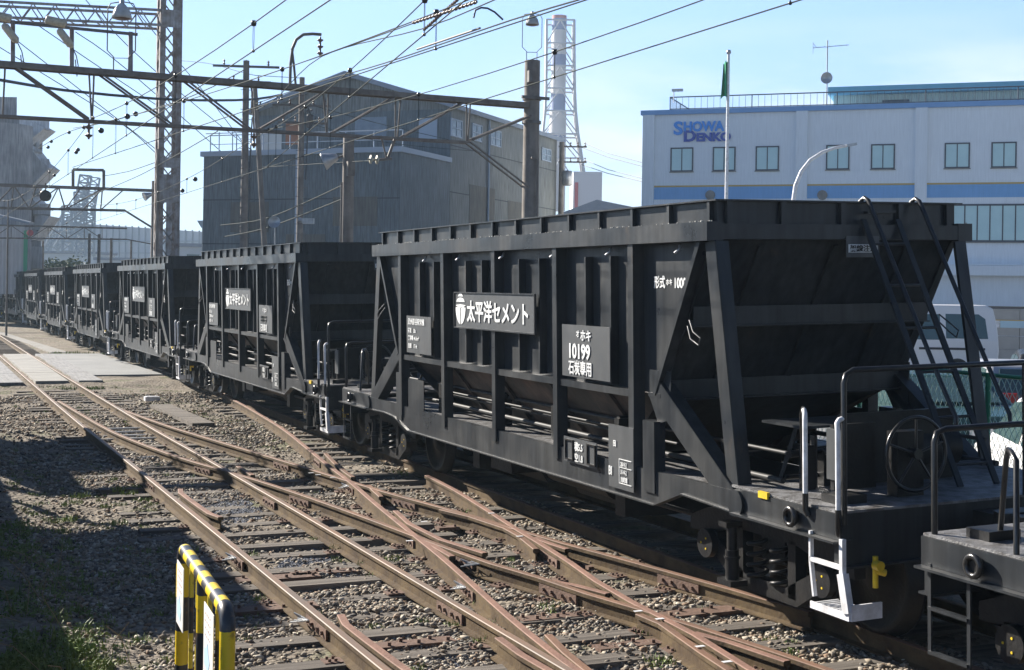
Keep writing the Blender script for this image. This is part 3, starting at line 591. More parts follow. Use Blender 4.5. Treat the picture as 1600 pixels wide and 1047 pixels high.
        ip = pb('information_plate', 2.94, 2.04, 1.71, 2.18)
        for tx, z, dy, sz in (('武州原谷駅常備', 2.075, .07, .088), ('荷重　35t', 1.97, .07, .068), ('実容積 46.6m³', 1.875, .07, .068), ('自重　17.4t', 1.775, .07, .068)):
            text(tx, sz, LETW, ip, MT(ff * (2.94 - dy), z), bold=.0012)
        nb = pb('number_plate', -1.66, -2.66, 1.71, 2.21); lets[s] = nb
        text('オ', .075, LETW, nb, MT(ff * -1.98, 2.10), bold=.0018); text('ホキ', .115, LETW, nb, MT(ff * -2.07, 2.07), bold=.001, fat=.005)
        text('石炭専用', .145, LETW, nb, MT(ff * -1.81, 1.745), bold=.001, sx_=.86, fat=.006)
        lb = pb('logo_board', 1.23, -1.04, 2.08, 2.50)
        fr = MB(); X0 = xf + s * .001
        for (y0, y1, z0, z1) in ((1.23, -1.04, 2.485, 2.50), (1.23, -1.04, 2.08, 2.095), (1.23, 1.215, 2.095, 2.485), (-1.025, -1.04, 2.095, 2.485)): fr.box(min(X0, X0 + s * .012), max(X0, X0 + s * .012), min(ff * y0, ff * y1), max(ff * y0, ff * y1), z0, z1)
        fr.obj('frame', BLK, lb)
        text('太平洋セメント', .252, LETW, lb, MT(ff * .83, 2.185), bold=.002, sx_=.98, fat=.011)
        em = MB(); ye, ze = ff * 1.03, 2.20
        def E_(a, b, t, ye=ye, s=s): return (xf + s * (.003 + t), ye + a, b)
        # emblem: rounded shield with two stacked arcs above it
        left = [(-.012, 2.325)] + [(-.155 * math.cos(t), 2.33 - .205 * math.sin(t)) for t in np.linspace(.05, 1.50, 12)]
        em.prism(left, 0, .003, E_); em.prism([(-a, b) for a, b in left][::-1], 0, .003, E_)
        em.prism([(-.157, 2.345), (-.06, 2.318), (.06, 2.318), (.157, 2.345), (.10, 2.352), (0, 2.357), (-.10, 2.352)], 0, .003, E_)
        em.prism([(-.135, 2.385), (.135, 2.385)] + [(.125 * math.cos(t), 2.39 + .045 * math.sin(t)) for t in np.linspace(.1, 3.04, 9)], 0, .003, E_)
        em.prism([(-.082, 2.448), (.082, 2.448)] + [(.07 * math.cos(t), 2.45 + .033 * math.sin(t)) for t in np.linspace(.1, 3.04, 9)], 0, .003, E_)
        em.obj('emblem', LETW, lb)
        for y in (1.2, .1, -1.01):
            for z in (2.1, 2.48): pass
        hg = MB(); hg.box(min(s * 1.30, s * 1.312), max(s * 1.30, s * 1.312), ff * 3.0 if ff < 0 else 2.42, ff * 2.42 if ff < 0 else 3.0, .93, 1.37); hg.obj('hanging_plate', BLK, w)
        b1 = pb('load_plate', -1.68, -2.38, .88, 1.12)
        text('積5.5', .092, LETW, b1, MT(ff * -1.93, 1.01), bold=.002, sx_=.85); text('空1.8', .092, LETW, b1, MT(ff * -1.93, .905), bold=.002, sx_=.85)
        cb = MB()
        for y0 in (-1.73, -2.20):
            for (a, b, c, d) in ((0, .17, .90, .915), (0, .17, 1.085, 1.10), (0, .012, .915, 1.085), (.158, .17, .915, 1.085)):
                cb.box(min(X0, X0 + s * .015), max(X0, X0 + s * .015), min(ff * (y0 - a), ff * (y0 - b)), max(ff * (y0 - a), ff * (y0 - b)), c, d)
        cb.obj('card_frame', BLKG, b1)
        b2 = pb('inspection_plate', -2.62, -3.09, .76, 1.33)
        text('回', .06, LETW, b2, MT(ff * -2.72, 1.14), bold=.001); text('BI', .11, LETW, b2, MT(ff * -2.63, .87), bold=.003, sx_=.8)
        text('28-9-2', .055, LETW, b2, MT(ff * -2.86, .97), bold=.001, sx_=.8); text('31-9-2', .055, LETW, b2, MT(ff * -2.86, .90), bold=.001, sx_=.8); text('川崎車', .055, LETW, b2, MT(ff * -2.86, .83), bold=.001, sx_=.8)
        bx = MB()
        for (y0, y1, z0, z1) in ((-2.83, -3.06, 1.028, 1.034), (-2.83, -3.06, .955, .96), (-2.83, -3.06, .812, .818), (-2.83, -2.836, .818, 1.028)): bx.box(min(X0, X0 + s * .006), max(X0, X0 + s * .006), min(ff * y0, ff * y1), max(ff * y0, ff * y1), z0, z1)
        bx.obj('border', LETW, b2)
        text('形式', .115, LETW, w, Matrix.Translation((s * (HW + .004), ff * -3.26, 2.58)) @ MT(0, 0, -s * .006), bold=.002, sx_=.85); text('ホキ', .06, LETW, w, Matrix.Translation((s * (HW + .004), ff * -3.47, 2.60)) @ MT(0, 0, -s * .006), bold=.0015, sx_=.9)
        text('10000', .12, LETW, w, Matrix.Translation((s * (HW + .004), ff * -3.60, 2.575)) @ MT(0, 0, -s * .006), bold=.003, sx_=.85)
    # --- ladder end furniture (-y)
    y = -4.43
    for x0, hk in ((.23, -.03), (.77, -.03)):
        ww = MB(); ww.tube([(x0 - .06, -4.20, 3.08), (x0 - .08, -4.26, 3.07), (x0 - .03, -4.24, 3.24), (x0 - .01, -4.26, 3.30), (x0, -4.30, 3.325), (x0, -4.35, 3.30), (x0, -5.22, 1.84), (x0, -5.40, 1.56), (x0 - .02, -5.42, 1.49), (x0 - (.0 if x0 < .4 else .12), -5.34, 1.46)], .0195, 8); ww.obj('ladder_handrail', BLKG, w)
    la = MB(); a0, a1 = Vector((.20, -4.32, 3.14)), Vector((.20, -5.48, 1.04)); b0, b1 = a0 + Vector((.36, 0, 0)), a1 + Vector((.36, 0, 0))
    la.bar(a0, a1, .052, .02, (0, 1, 0)); la.bar(b0, b1, .052, .02, (0, 1, 0))
    for k in range(6): t = .1 + k * .165; la.cyl(a0.lerp(a1, t), b0.lerp(b1, t), .012, 8)
    la.obj('ladder', BLK, w)
    la = MB(); la.bar((.22, -4.33, 3.2), (.52, -4.33, 3.21), .05, .02); la.obj('foothold', BLK, w)
    sg = MB(); sg.box(.0, .34, -4.352, -4.345, 2.82, 3.0); sgo = sg.obj('warning_board', PLATE, w); MB().box(.02, .32, -4.358, -4.353, 2.86, 2.93).obj('notice', LETW, sgo)
    text('架線注意', .062, BLKG, sgo, Matrix.Translation((.03, -4.36, 2.872)) @ Matrix.Rotation(math.pi / 2, 4, 'X'), bold=.001, sx_=1.1)
    for s in (-1, 1):
        h = MB(); h.tube([(s * 1.16, -5.36, 1.04), (s * 1.24, -5.44, 1.66), (s * 1.26, -5.49, 1.715), (s * 1.30, -5.55, 1.71)], .016, 8); ho = h.obj('handrail', BLKG, w)
        MB().tube([(s * 1.30, -5.555, 1.71), (s * 1.325, -5.60, 1.69), (s * 1.335, -5.615, 1.64), (s * 1.335, -5.615, 1.12)], .0185, 8).obj('white_sleeve', WHITE, ho)
        MB().tube([(s * 1.335, -5.615, 1.12), (s * 1.335, -5.615, 1.0), (s * 1.32, -5.63, .96)], .022, 8).obj('bracket', BLKG, ho)
        h = MB(); h.tube([(s * 1.28, -5.99, .95), (s * 1.28, -5.99, 1.93), (s * 1.26, -5.99, 1.99), (s * 1.20, -5.99, 2.02), (.0, -5.99, 2.02)], .0205, 8); h.obj('end_railing', BLKG, w)
        h = MB(); h.tube([(s * 1.34, -6.0, 1.05), (s * 1.34, -6.0, 1.60), (s * 1.34, -5.995, 1.66), (s * 1.32, -5.99, 1.68), (s * 1.29, -5.99, 1.685)], .0185, 8); ho = h.obj('white_handrail', WHITE, w)
        MB().tube([(s * 1.34, -6.0, 1.06), (s * 1.34, -6.0, .92), (s * 1.32, -5.98, .88)], .022, 8).obj('bracket', BLKG, ho)
        # white foot step
        f = MB(); X = s * 1.32
        f.bar((X, -5.66, .86), (X, -5.66, .64), .03, .02, (0, 1, 0)); f.bar((X, -5.66, .64), (X - s * .0, -5.70, .40), .03, .02, (0, 1, 0)); f.bar((X, -5.66, .66), (X, -6.02, .66), .03, .03)
        f.bar((X, -6.02, .86), (X, -6.02, .62), .035, .035, (0, 1, 0)); f.bar((X, -6.02, .62), (X, -6.08, .36), .05, .07, (0, 1, 0))
        f.box(min(X - s * .22, X), max(X - s * .22, X), -6.10, -5.66, .335, .345); f.box(min(X, X + s * .012), max(X, X + s * .012), -6.10, -5.66, .31, .36)
        f.box(min(X - s * .26, X), max(X - s * .26, X), -6.115, -6.10, .31, .42)
        for k in range(10): yy = -5.68 - k * .045; f.box(min(X - s * .22, X), max(X - s * .22, X), yy - .006, yy + .006, .345, .352)
        f.obj('foot_step', WHITE, w)
        # dark ladder step and low hoop at the other end (+y)
        f = MB(); f.bar((s * 1.31, 5.90, .86), (s * 1.31, 5.90, .30), .012, .03, (0, 1, 0)); f.bar((s * 1.31, 5.55, .86), (s * 1.31, 5.55, .28), .012, .03, (0, 1, 0))
        for z in (.58, .30): f.box(min(s * 1.29, s * 1.33), max(s * 1.29, s * 1.33), 5.55, 5.90, z - .01, z + .01)
        f.obj('foot_ladder', BLK, w)
        h = MB(); h.tube([(s * 1.27, 5.9, 1.04), (s * 1.27, 5.9, 1.62), (s * 1.25, 5.9, 1.68), (s * 1.18, 5.9, 1.70), (.0, 5.9, 1.70)], .020, 8); h.tube([(s * 1.27, 5.2, 1.04), (s * 1.22, 5.25, 1.58), (s * 1.19, 5.32, 1.62), (s * 1.12, 5.42, 1.62), (s * 1.06, 5.5, 1.55), (s * 1.02, 5.6, 1.04)], .018, 8); h.obj('low_railing', BLKG, w)
    MB().cyl((.35, -5.99, 1.04), (.35, -5.99, 2.0), .018, 8).obj('rail_post', BLKG, w)
    # handbrake wheel
    hw = MB(); c0 = Vector((-.43, -5.72, 1.36)); hw.tube([c0 + Vector((.27 * math.cos(t), 0, .27 * math.sin(t))) for t in np.linspace(0, 6.283, 41)[:-1]], .015, 8, closed=True)
    for k in range(5): t = .3 + k * 1.2566; hw.cyl(c0, c0 + Vector((.27 * math.cos(t), 0, .27 * math.sin(t))), .010, 6)
    hw.cyl(c0 - Vector((0, .03, 0)), c0 + Vector((0, .12, 0)), .04, 12); hw.obj('brake_wheel', BLKG, w)
    bs = MB(); bs.box(-.55, -.31, -5.66, -5.54, 1.04, 1.52); bs.box(-1.0, -.62, -5.5, -5.46, 1.1, 1.58); bs.box(-.6, .5, -5.06, -5.02, 1.05, 1.60); bs.obj('brake_stand', BLKD, w)
    MB().box(-1.02, -1.0, -5.62, -5.44, 1.18, 1.55).obj('side_board', PLATE, w)
    for u_ in ((-1.32, -4.95), (-1.32, -5.02)): pass
    MB().box(-1.325, -1.30, -5.12, -5.0, 1.0, 1.05).obj('yellow_tag', YEL, w)
    mb = MB(); mb.cyl((-1.05, -6.03, .50), (-1.05, -6.03, .72), .02, 8); mb.cyl((-1.05, -6.03, .66), (-1.05, -6.09, .66), .035, 10); mb.cyl((-1.05, -6.03, .62), (-.98, -6.05, .60), .025, 8); mb.obj('yellow_cock', YEL, w)
    # lever and chain at the +y end
    lc = MB(); lc.bar((.1, 5.4, 1.04), (-.1, 5.6, 1.45), .04, .03); lc.cyl((-.9, 5.5, 1.2), (-.1, 5.6, 1.45), .015, 8)
    for k in range(8): z = 1.42 - k * .035; lc.tube([(-.02 + .05 + .012 * math.cos(t), 5.62 + (.012 * math.sin(t) if k % 2 else 0), z + (.022 * math.sin(t))) for t in np.linspace(0, 6.28, 9)[:-1]], .005, 5, closed=True)
    lc.lathe([(.09, 0), (.08, .06), (.04, .13), (.0, .14)], 12, Matrix.Translation((0, 5.62, 1.04))); lc.obj('release_lever', BLKD, w)
    q_ = MB(); rr_ = random.Random(2)
    for k in range(330):
        s = rr_.choice((-1, -1, 1)); yy = rr_.uniform(-4.2, 4.25); yy = yy if rr_.random() < .5 else round(yy / 1.4) * 1.4 + rr_.gauss(0, .12); yy = max(-4.3, min(4.3, yy)); xx = s * rr_.uniform(1.27, 1.345); z = 3.112; r = rr_.uniform(.004, .012)
        q_.lathe([(r, 0), (r * .8, r * .8), (0, r * 1.2)], 5, Matrix.Translation((xx, yy, z)))
    o = q_.obj('dried_grit', GRIT, w); o['kind'] = 'stuff'
    return w, lets
def number(w, lets, n):
    for s in (-1, 1):
        ff = 1 if s < 0 else -1; M = Matrix.Translation((s * 1.354, ff * -1.80, 1.895)) @ Matrix(((0, 0, s, 0), (s, 0, 0, 0), (0, 1, 0, 0), (0, 0, 0, 1)))
        o = text(n, .19, LETW, lets[s], M, bold=.006, sx_=1.0)
        if s < 0: o.name = 'wagon_number'
        else: o.name = 'wagon_number'
ZC = .0144
wg1, L1 = wagon('black hopper wagon number 10199, the nearest whole one, with a ladder at its end', (7.23, 13.73, ZC))
number(wg1, L1, '10199')
nums = []
labs = ['second black hopper wagon from the front, coupled behind number 10199', 'third black hopper wagon from the front, just right of the lattice tower foot', 'fourth black hopper wagon from the front, level with the road crossing',
        'fifth black hopper wagon from the front, beyond the road crossing', 'sixth black hopper wagon from the front, nearly the farthest one in the sun', 'seventh black hopper wagon, dark at the far left end of the train', 'dark hopper wagon cut by the left edge, farthest of the train']
def kids_copy(src, dst):
    for ch in src.children:
        c = ch.copy(); COL.objects.link(c); c.parent = dst
        c.matrix_parent_inverse = ch.matrix_parent_inverse.copy()
        if ch.name.startswith('wagon_number'): c.data = NUM2
        kids_copy(ch, c)
_t = text('10129', .19, LETW, None, Matrix.Translation((-1.354, -1.80, 1.895)) @ Matrix(((0, 0, -1, 0), (-1, 0, 0, 0), (0, 1, 0, 0), (0, 0, 0, 1))), bold=.006)
NUM2 = _t.data; bpy.data.objects.remove(_t)
bpy.context.view_layer.update()
for k, lb in enumerate(labs):
    c = wg1.copy(); COL.objects.link(c); c['label'] = lb; c.location = (7.23, 13.73 + 12.79 * (k + 1), ZC - .035 * (k + 1))
    if k >= 5: c.location.x, c.rotation_euler.z = ((6.95, .055), (5.75, .13))[k - 5]
    kids_copy(wg1, c)
c = wg1.copy(); COL.objects.link(c); c['label'] = 'front black hopper wagon cut by the right edge, only its deck end and railings showing'; c.location = (7.23, 13.73 - 12.79, ZC); kids_copy(wg1, c)
# ================================================================== CATENARY GANTRIES, POLES, WIRES
def hoop_lamp(label, base, w=.62, h=1.55, lampz=1.50, scale=1.):
    """enamel shade lamp held in a wire hoop that stands on base"""
    t = thing('yard_lamp', label, 'lamp', base, (0, 0, math.radians(-24)))
    f = MB(); k = scale
    f.tube([(-.16 * k, 0, 0), (-.16 * k, 0, .28 * k), (-.30 * k, 0, .42 * k), (-.30 * k, 0, 1.30 * k), (-.24 * k, 0, 1.42 * k), (0, 0, 1.46 * k), (.24 * k, 0, 1.42 * k), (.30 * k, 0, 1.30 * k), (.30 * k, 0, .42 * k), (.16 * k, 0, .28 * k), (.16 * k, 0, 0)], .013 * k, 6)
    f.cyl((-.16 * k, 0, .26 * k), (.16 * k, 0, .26 * k), .008, 6); f.obj('hoop', STEELD, t)
    s = MB(); s.lathe([(.03, 1.52), (.05, 1.50), (.05, 1.42), (.09, 1.38), (.17, 1.28), (.205, 1.16), (.21, 1.10), (.19, 1.10), (.05, 1.30)], 24, Matrix.Diagonal((k, k, k, 1))); s.obj('lamp_shade', LAMPM, t)
    b = MB(); b.lathe([(0, 1.06), (.12, 1.075), (.18, 1.11), (.17, 1.13)], 20, Matrix.Diagonal((k, k, k, 1))); b.obj('lens', CERD, t)
    return t
def insul(mb, p, d, L, n=3, r=.075, mi=0):
    p = Vector(p); d = Vector(d).normalized(); q = d.to_track_quat('Z', 'Y').to_matrix().to_4x4(); M = Matrix.Translation(p) @ q
    pr = [(.018, 0)]
    for k in range(n): z = L * (k + .5) / n; pr += [(.025, z - L * .3 / n), (r, z - L * .05 / n), (r * .9, z + L * .08 / n), (.025, z + L * .12 / n)]
    pr += [(.018, L)]; mb.lathe(pr, 12, M, mi)
def truss(par, Yp, Ps, top_px, bot_px, dep, chord, pairs, diags, m1, m2, thin=.035):
    pass
# --- near gantry in the plane Y = 30
Y1 = 30.0
g1 = thing('catenary_gantry', 'nearest steel truss gantry spanning the tracks from the round concrete pole', 'catenary gantry')
pb = pY(829, 300, Y1); PX, PZT = pY(832, 95, Y1).x, pY(832, 95, Y1).z
q = MB(); q.tube([(PX, Y1, -.3), (PX, Y1, PZT)], [.225, .185], 20)
po = q.obj('pole', CONCP, g1)
q = MB(); q.box(PX - .20, PX - .10, Y1 - .26, Y1 - .14, PZT - .55, PZT - .28); q.obj('switch_box', STEELD, g1); q = MB(); q.cyl((PX, Y1, PZT - .95), (PX, Y1, PZT - .88), .23, 20); q.box(PX - .36, PX + .36, Y1 - .24, Y1 - .18, PZT - .95, PZT - .88); q.obj('clamp', STEELD, g1); MB().cyl((PX, Y1, PZT - 1.52), (PX, Y1, PZT - 1.45), .23, 20).obj('clamp', STEELD, g1)
q = MB(); q.tube([(PX - .1, Y1 - .24, PZT - 2.35), (PX + .05, Y1 - .26, PZT - 2.4), (PX + .06, Y1 - .26, PZT - 2.6), (PX + .06, Y1 - .26, 1.)], .022, 8); q.obj('conduit', STEELP, g1)
def zt(u, v): p = pY(u, v, Y1); return p.x, p.z
XT = [zt(*p) for p in ((0, 101), (150, 114), (290, 126), (395, 134), (510, 145), (615, 152), (725, 159), (822, 165))]
XB = [zt(*p) for p in ((0, 182), (140, 189), (268, 197), (390, 204), (403, 205), (515, 210), (617, 216), (730, 223))]
xa, za = XT[0]; xe, ze_ = XT[-1]; sl_ = (ze_ - za) / (xe - xa)
xl = -7.0; zl = za + (xl - xa) * sl_
q = MB()
for dy in (-.15, .15): q.bar((xl, Y1 + dy, zl), (xe, Y1 + dy, ze_), .05, .12)
q.bar((xl, Y1, zl + .055), (xe, Y1, ze_ + .055), .34, .012)
q.obj('top_chord', STEELP, g1)
xb0, zb0 = XB[0]; xb1, zb1 = XB[-1]; slb = (zb1 - zb0) / (xb1 - xb0); xbl = xl
q = MB()
for dy in (-.15, .15): q.bar((xl, Y1 + dy, zb0 + (xl - xb0) * slb), (xb1, Y1 + dy, zb1), .045, .05)
for k in range(60):
    x = xl + (xb1 - xl) * k / 60; z = zb0 + (x - xb0) * slb; q.bar((x, Y1 - .15, z), (x + .15, Y1 + .15, z), .018, .012)
q.obj('bottom_chord', STEELP, g1)
def seg(a, b, r=.026, name='brace', both=True, sp=.15):
    p, s2 = zt(*a), zt(*b)
    for dy in ((-sp, sp) if both else (0,)):
        o = MB(); o.cyl((p[0], Y1 + dy, p[1]), (s2[0], Y1 + dy, s2[1]), r, 8); o.obj(name, STEELP, g1)
for a, b in (((20, 103), (138, 187)), ((155, 115), (268, 196)), ((290, 127), (390, 203)), ((503, 146), (405, 202)), ((614, 153), (518, 208)), ((724, 160), (628, 214)), ((826, 182), (735, 219)), ((730, 222), (826, 296))): seg(a, b, .024 if a[0] < 800 else .03)
for a, b in (((139, 112), (143, 188)), ((393, 134), (397, 203)), ((505, 145), (510, 207)), ((618, 153), (618, 215)), ((729, 160), (729, 221)), ((8, 103), (4, 182)), ((147, 112), (144, 188)), ((513, 145), (511, 207)), ((626, 153), (621, 215)), ((735, 160), (731, 221))): seg(a, b, .020, 'upright', False)
# posts standing on the near gantry with a rail along their tops
for u, v0, v1 in ((20, 98, 32), (112, 106, 42), (204, 112, 50)):
    a = pY(u, v0, Y1); b = pY(u, v1, Y1); MB().bar(a, b, .085, .085, (0, 1, 0)).obj('post', TOWER, g1)
a = pY(0, 33, Y1); b = pY(215, 54, Y1); q = MB(); d = (b - a); q.bar(a - d * 1.0, b, .05, .06); q.obj('post_rail', STEELD, g1)
for (u, v, w) in ((2, 27, 1), (88, 35, 1)):
    ins = thing('strain_insulator', 'pale strain insulator hanging at the %s on the near gantry' % ('far left edge' if u < 50 else 'second post rail'), 'insulator', group='strain insulators on the near gantry')
    p = pY(u, v, Y1); q = MB(); q.tube([p + Vector((-.22, 0, .04)), p + Vector((-.2, 0, .035)), p + Vector((.18, 0, -.02)), p + Vector((.2, 0, -.03))], [.05, .095, .095, .05], 14); q.obj('barrel', CER, ins)
    q = MB(); p2 = p + Vector((.02, -.1, -.16)); q.tube([p2, p2 + Vector((.05, 0, -.04)), p2 + Vector((.26, 0, -.30)), p2 + Vector((.30, 0, -.36))], [.04, .08, .08, .03], 14); q.obj('barrel', CER, ins)
    q = MB(); q.tube([p2 + Vector((.30, 0, -.36)), p2 + Vector((.38, 0, -.52)), p2 + Vector((.42, 0, -.72)), p2 + Vector((.40, 0, -.95)), p2 + Vector((.36, 0, -.6))], .012, 6); q.obj('pigtail', WIRED, ins)
# curved hook bracket with an insulator on the near gantry
a = pY(455, 133, Y1); hk = thing('hook_bracket', 'tall curved steel bracket rising from the near gantry with an insulator at its tip', 'bracket')
pts = [pY(u, v, Y1) for u, v in ((453, 133), (454, 100), (457, 76), (463, 62), (474, 54), (488, 53), (502, 54))]
MB().tube(pts, .035, 8).obj('bracket', STEELP, hk)
MB().tube([pY(462, 133, Y1), pY(459, 100, Y1), pY(456, 76, Y1)], .028, 8).obj('brace', STEELP, hk)
q = MB(); insul(q, pY(500, 88, Y1), (0, 0, 1), .44, 3, .075); q.obj('insulator', CERD, hk)
# insulators and steady arms below the near gantry
for i, (u, v) in enumerate(((139, 191), (397, 206))):
    q = MB(); p = pY(u, v, Y1); insul(q, p - Vector((0, 0, .36)), (0, 0, 1), .34, 2, .085); o = q.obj('support_insulator', CERD); tag(o, 'brown disc insulator hung under the near gantry, %s' % ('left of the lattice tower' if i == 0 else 'in front of the dark warehouse'), 'insulator')
sa = thing('steady_arm', 'V shaped steady arm with two insulator discs under the near gantry', 'steady arm')
q = MB(); q.cyl(pY(595, 212, Y1), pY(604, 247, Y1), .02, 6); q.cyl(pY(617, 217, Y1), pY(606, 247, Y1), .035, 6); q.cyl(pY(590, 250, Y1), pY(612, 248, Y1), .03, 8); q.obj('arm', STEELP, sa)
q = MB(); insul(q, pY(594, 250, Y1), (-1, 0, 0), .30, 2, .11); q.obj('insulator', CER, sa)
hoop_lamp('white shade lamp in a wire hoop standing on the near gantry, left of the tower', pY(189, 110, Y1), scale=1.0)
hoop_lamp('white shade yard lamp in a wire hoop on top of the round concrete pole', Vector((PX - .02, Y1, PZT)), scale=.78)
# floodlight
def flood(label, p, rz, k=1.):
    t = thing('floodlight', label, 'floodlight', p, (0, 0, rz)); q = MB(); q.lathe([(0, -.28), (.10, -.26), (.15, -.1), (.24, .12), (.25, .14), (.22, .12), (0, .0)], 20, Matrix.Diagonal((k, k, k, 1)) @ Matrix.Rotation(math.radians(112), 4, 'Y')); q.obj('housing', GALV, t)
    q = MB(); q.lathe([(.0, .13), (.22, .125)], 20, Matrix.Diagonal((k, k, k, 1)) @ Matrix.Rotation(math.radians(112), 4, 'Y')); q.obj('lens', LAMPM, t); return t
# --- concrete poles
def cpole(label, u, vt, d, w, lean=0, m=CONCP, base=-.3):
    t = pD(u, vt, d); b = Vector((t.x + lean, t.y, base)); o = MB().tube([b, t], [w * .58, w * .46], 16).obj('utility_pole', m); tag(o, label, 'pole'); return t
p = cpole('thick concrete pole standing just left of the second wagon end, topped by a clamp', 545, 215, 38, .33)
flood('white floodlight facing left in front of the dark warehouse', pD(513, 250, 38), math.radians(180 - 24), 1.0)
q = MB(); q.cyl(pD(513, 252, 38), pD(545, 240, 38), .03); o = q.obj('lamp_arm', STEELP); tag(o, 'short arm holding the white floodlight to the concrete pole', 'lamp arm')
q = MB(); a = pD(534, 285, 37.6); q.cyl(Vector((a.x, a.y, .5)), a, .03); a2 = pD(548, 258, 37.6); q.box(a2.x - .1, a2.x + .1, a2.y - .08, a2.y + .08, a2.z - .3, a2.z + .1); o = q.obj('pole_conduit', STEELP); tag(o, 'pale conduit and box strapped to the thick concrete pole', 'conduit')
def xarm(t, p, z, w, pins=4, m=STEELD, ax=Vector((1, 0, 0)), name='cross_arm'):
    q = MB(); c = Vector((p.x, p.y, z)); q.bar(c - ax * w, c + ax * w, .08, .08); o = q.obj(name, m, t)
    for k in range(pins):
        a = c + ax * (-w + 2 * w * (k + .5) / pins); r = MB(); insul(r, a + Vector((0, 0, .04)), (0, 0, 1), .20, 2, .05); r.obj('insulator', CERD, t)
for (lab, u, vt, d, w, arms) in (('concrete pole with stepped cross arms in front of the warehouse gable', 472, 121, 52, .24, ((165, 1.1, 5), (192, .9, 4))), ('tall pole with two cross arms left of the warehouse gable', 385, 95, 50, .26, ((104, 1.2, 3), (128, .9, 2)))):
    t = thing('utility_pole', lab, 'pole'); P_ = pD(u, vt, d); MB().tube([Vector((P_.x, P_.y, -.3)), P_], [w * .62, w * .42], 14).obj('pole', CONCP, t)
    for va, wd, n in arms: xarm(t, P_, pD(u, va, d).z, wd, n, STEELD, Vector((.95, -.3, 0)))
    for k in range(26): z = 1 + k * (P_.z - 1) / 27; MB().cyl(Vector((P_.x - .22, P_.y - .1, z)), Vector((P_.x + .22, P_.y - .1, z)), .010, 5).obj('climbing_peg', STEELD, t)
    q = MB(); a = P_ - Vector((0, 0, .9)); q.tube([a + Vector((.1, -.2, 0)), a + Vector((.25, -.3, -.5)), a + Vector((.5, -.3, -.6)), a + Vector((.2, -.2, -1.2)), a + Vector((.14, -.2, -3))], .025, 6); q.obj('cable_loop', WIRED, t)
    q = MB(); insul(q, P_ - Vector((-.15, .15, 1.3)), (1, 0, .3), .25, 3, .06); q.lathe([(.12, 0), (.14, .1), (.14, .4), (.1, .5)], 12, Matrix.Translation(P_ - Vector((-.3, .1, 1.9)))); q.obj('cable_head', STEELD, t)
a = pD(398, 130, 46); b = pD(414, 382, 46); o = MB().tube([Vector((b.x + .3, b.y, -.3)), a], [.11, .08], 10).obj('leaning_prop', CONCP); tag(o, 'thin leaning pole beside the tall pole left of the warehouse gable', 'pole')
a = pD(486, 0, 46)
for i, (u, v) in enumerate(((429, 348), (482, 346))):
    p = pD(u, v, 40); t = thing('signal_horn', ('round pale reflector on the left in front of the warehouse wall', 'small pale loudspeaker box in front of the warehouse wall')[i], ('reflector', 'loudspeaker')[i], p, (0, 0, math.radians(-24)))
    if i == 0: q = MB(); q.lathe([(0, 0), (.13, .02), (.17, .07), (.18, .07)], 18, Matrix.Rotation(math.radians(75), 4, 'X')); q.cyl((0, .05, 0), (0, .35, -3.2), .02, 6); q.obj('dish', GALV, t)
    else: q = MB(); q.box(-.16, .16, -.1, .1, -.07, .09); q.cyl((-.1, 0, 0), (-.3, 0, .05), .07); q.obj('housing', GALV, t)
# --- lattice tower beyond the train
YT = 54.0; tw = thing('lattice_tower', 'rusty steel lattice tower with riveted plates rising behind the third wagon', 'lattice tower')
def tz(u, v): p = pY(u, v, YT); return p.x, p.z
xL0, _ = tz(248, 40); xR0, _ = tz(281.5, 40); xL1, _ = tz(243, 380); xR1, _ = tz(277, 380); HWd = .46
zt_ = tz(264, -60)[1]; zb_ = 0
LX = lambda z: xL1 + (xL0 - xL1) * (z - 4) / 9.; RX_ = lambda z: xR1 + (xR0 - xR1) * (z - 4) / 9.
for sx_ in (0, 1):
    for dy in (-.45, .45):
        q = MB(); f_ = (LX, RX_)[sx_]; k = 1 - 2 * sx_; e = -1 if dy < 0 else 1
        q.bar((f_(zb_) + k * .10, YT + dy, zb_), (f_(zt_) + k * .10, YT + dy, zt_), .02, .20, (1, 0, 0)); q.bar((f_(zb_), YT + dy - e * .1, zb_), (f_(zt_), YT + dy - e * .1, zt_), .18, .02, (1, 0, 0)); q.obj('leg', TOWER, tw)
z = zb_
dz = .78
while z < zt_ - dz:
    for dy in (-.5, .5):
        q = MB(); q.bar((LX(z) + .1, YT + dy, z), (RX_(z + dz) - .1, YT + dy, z + dz), .05, .02, (0, 1, 0)); q.bar((RX_(z) - .1, YT + dy * .98, z), (LX(z + dz) + .1, YT + dy * .98, z + dz), .05, .02, (0, 1, 0)); q.obj('lacing', TOWER, tw)
    for f_ in (LX, RX_):
        q = MB(); q.bar((f_(z), YT - .4, z), (f_(z + dz), YT + .4, z + dz), .05, .02, (1, 0, 0)); q.bar((f_(z), YT + .4, z + .02), (f_(z + dz), YT - .4, z + dz), .05, .02, (1, 0, 0)); q.obj('lacing', TOWER, tw)
    z += dz
PLT = mat('riveted_plate', (.33, .335, .35), .65, col2=(.20, .17, .15), scale=3, streak=.25)
for v0, v1 in ((19, 46), (248, 264), (274, 318)):
    z1 = tz(262, v0)[1]; z0 = tz(262, v1)[1]; q = MB(); q.box(LX(z0) + .02, RX_(z0) - .02, YT - .53, YT - .515, z0, z1)
    for k in range(int((z1 - z0) / .12)):
        for xx in (LX(z0) + .08, RX_(z0) - .08): q.box(xx - .015, xx + .015, YT - .54, YT - .53, z0 + .05 + k * .12, z0 + .08 + k * .12)
    q.obj('gusset_plate', PLT, tw)
z1 = tz(262, 318)[1]; q = MB(); q.box(LX(3) + .30, RX_(3) - .30, YT - .50, YT - .49, 0, z1); q.obj('gusset_plate', PLT, tw)
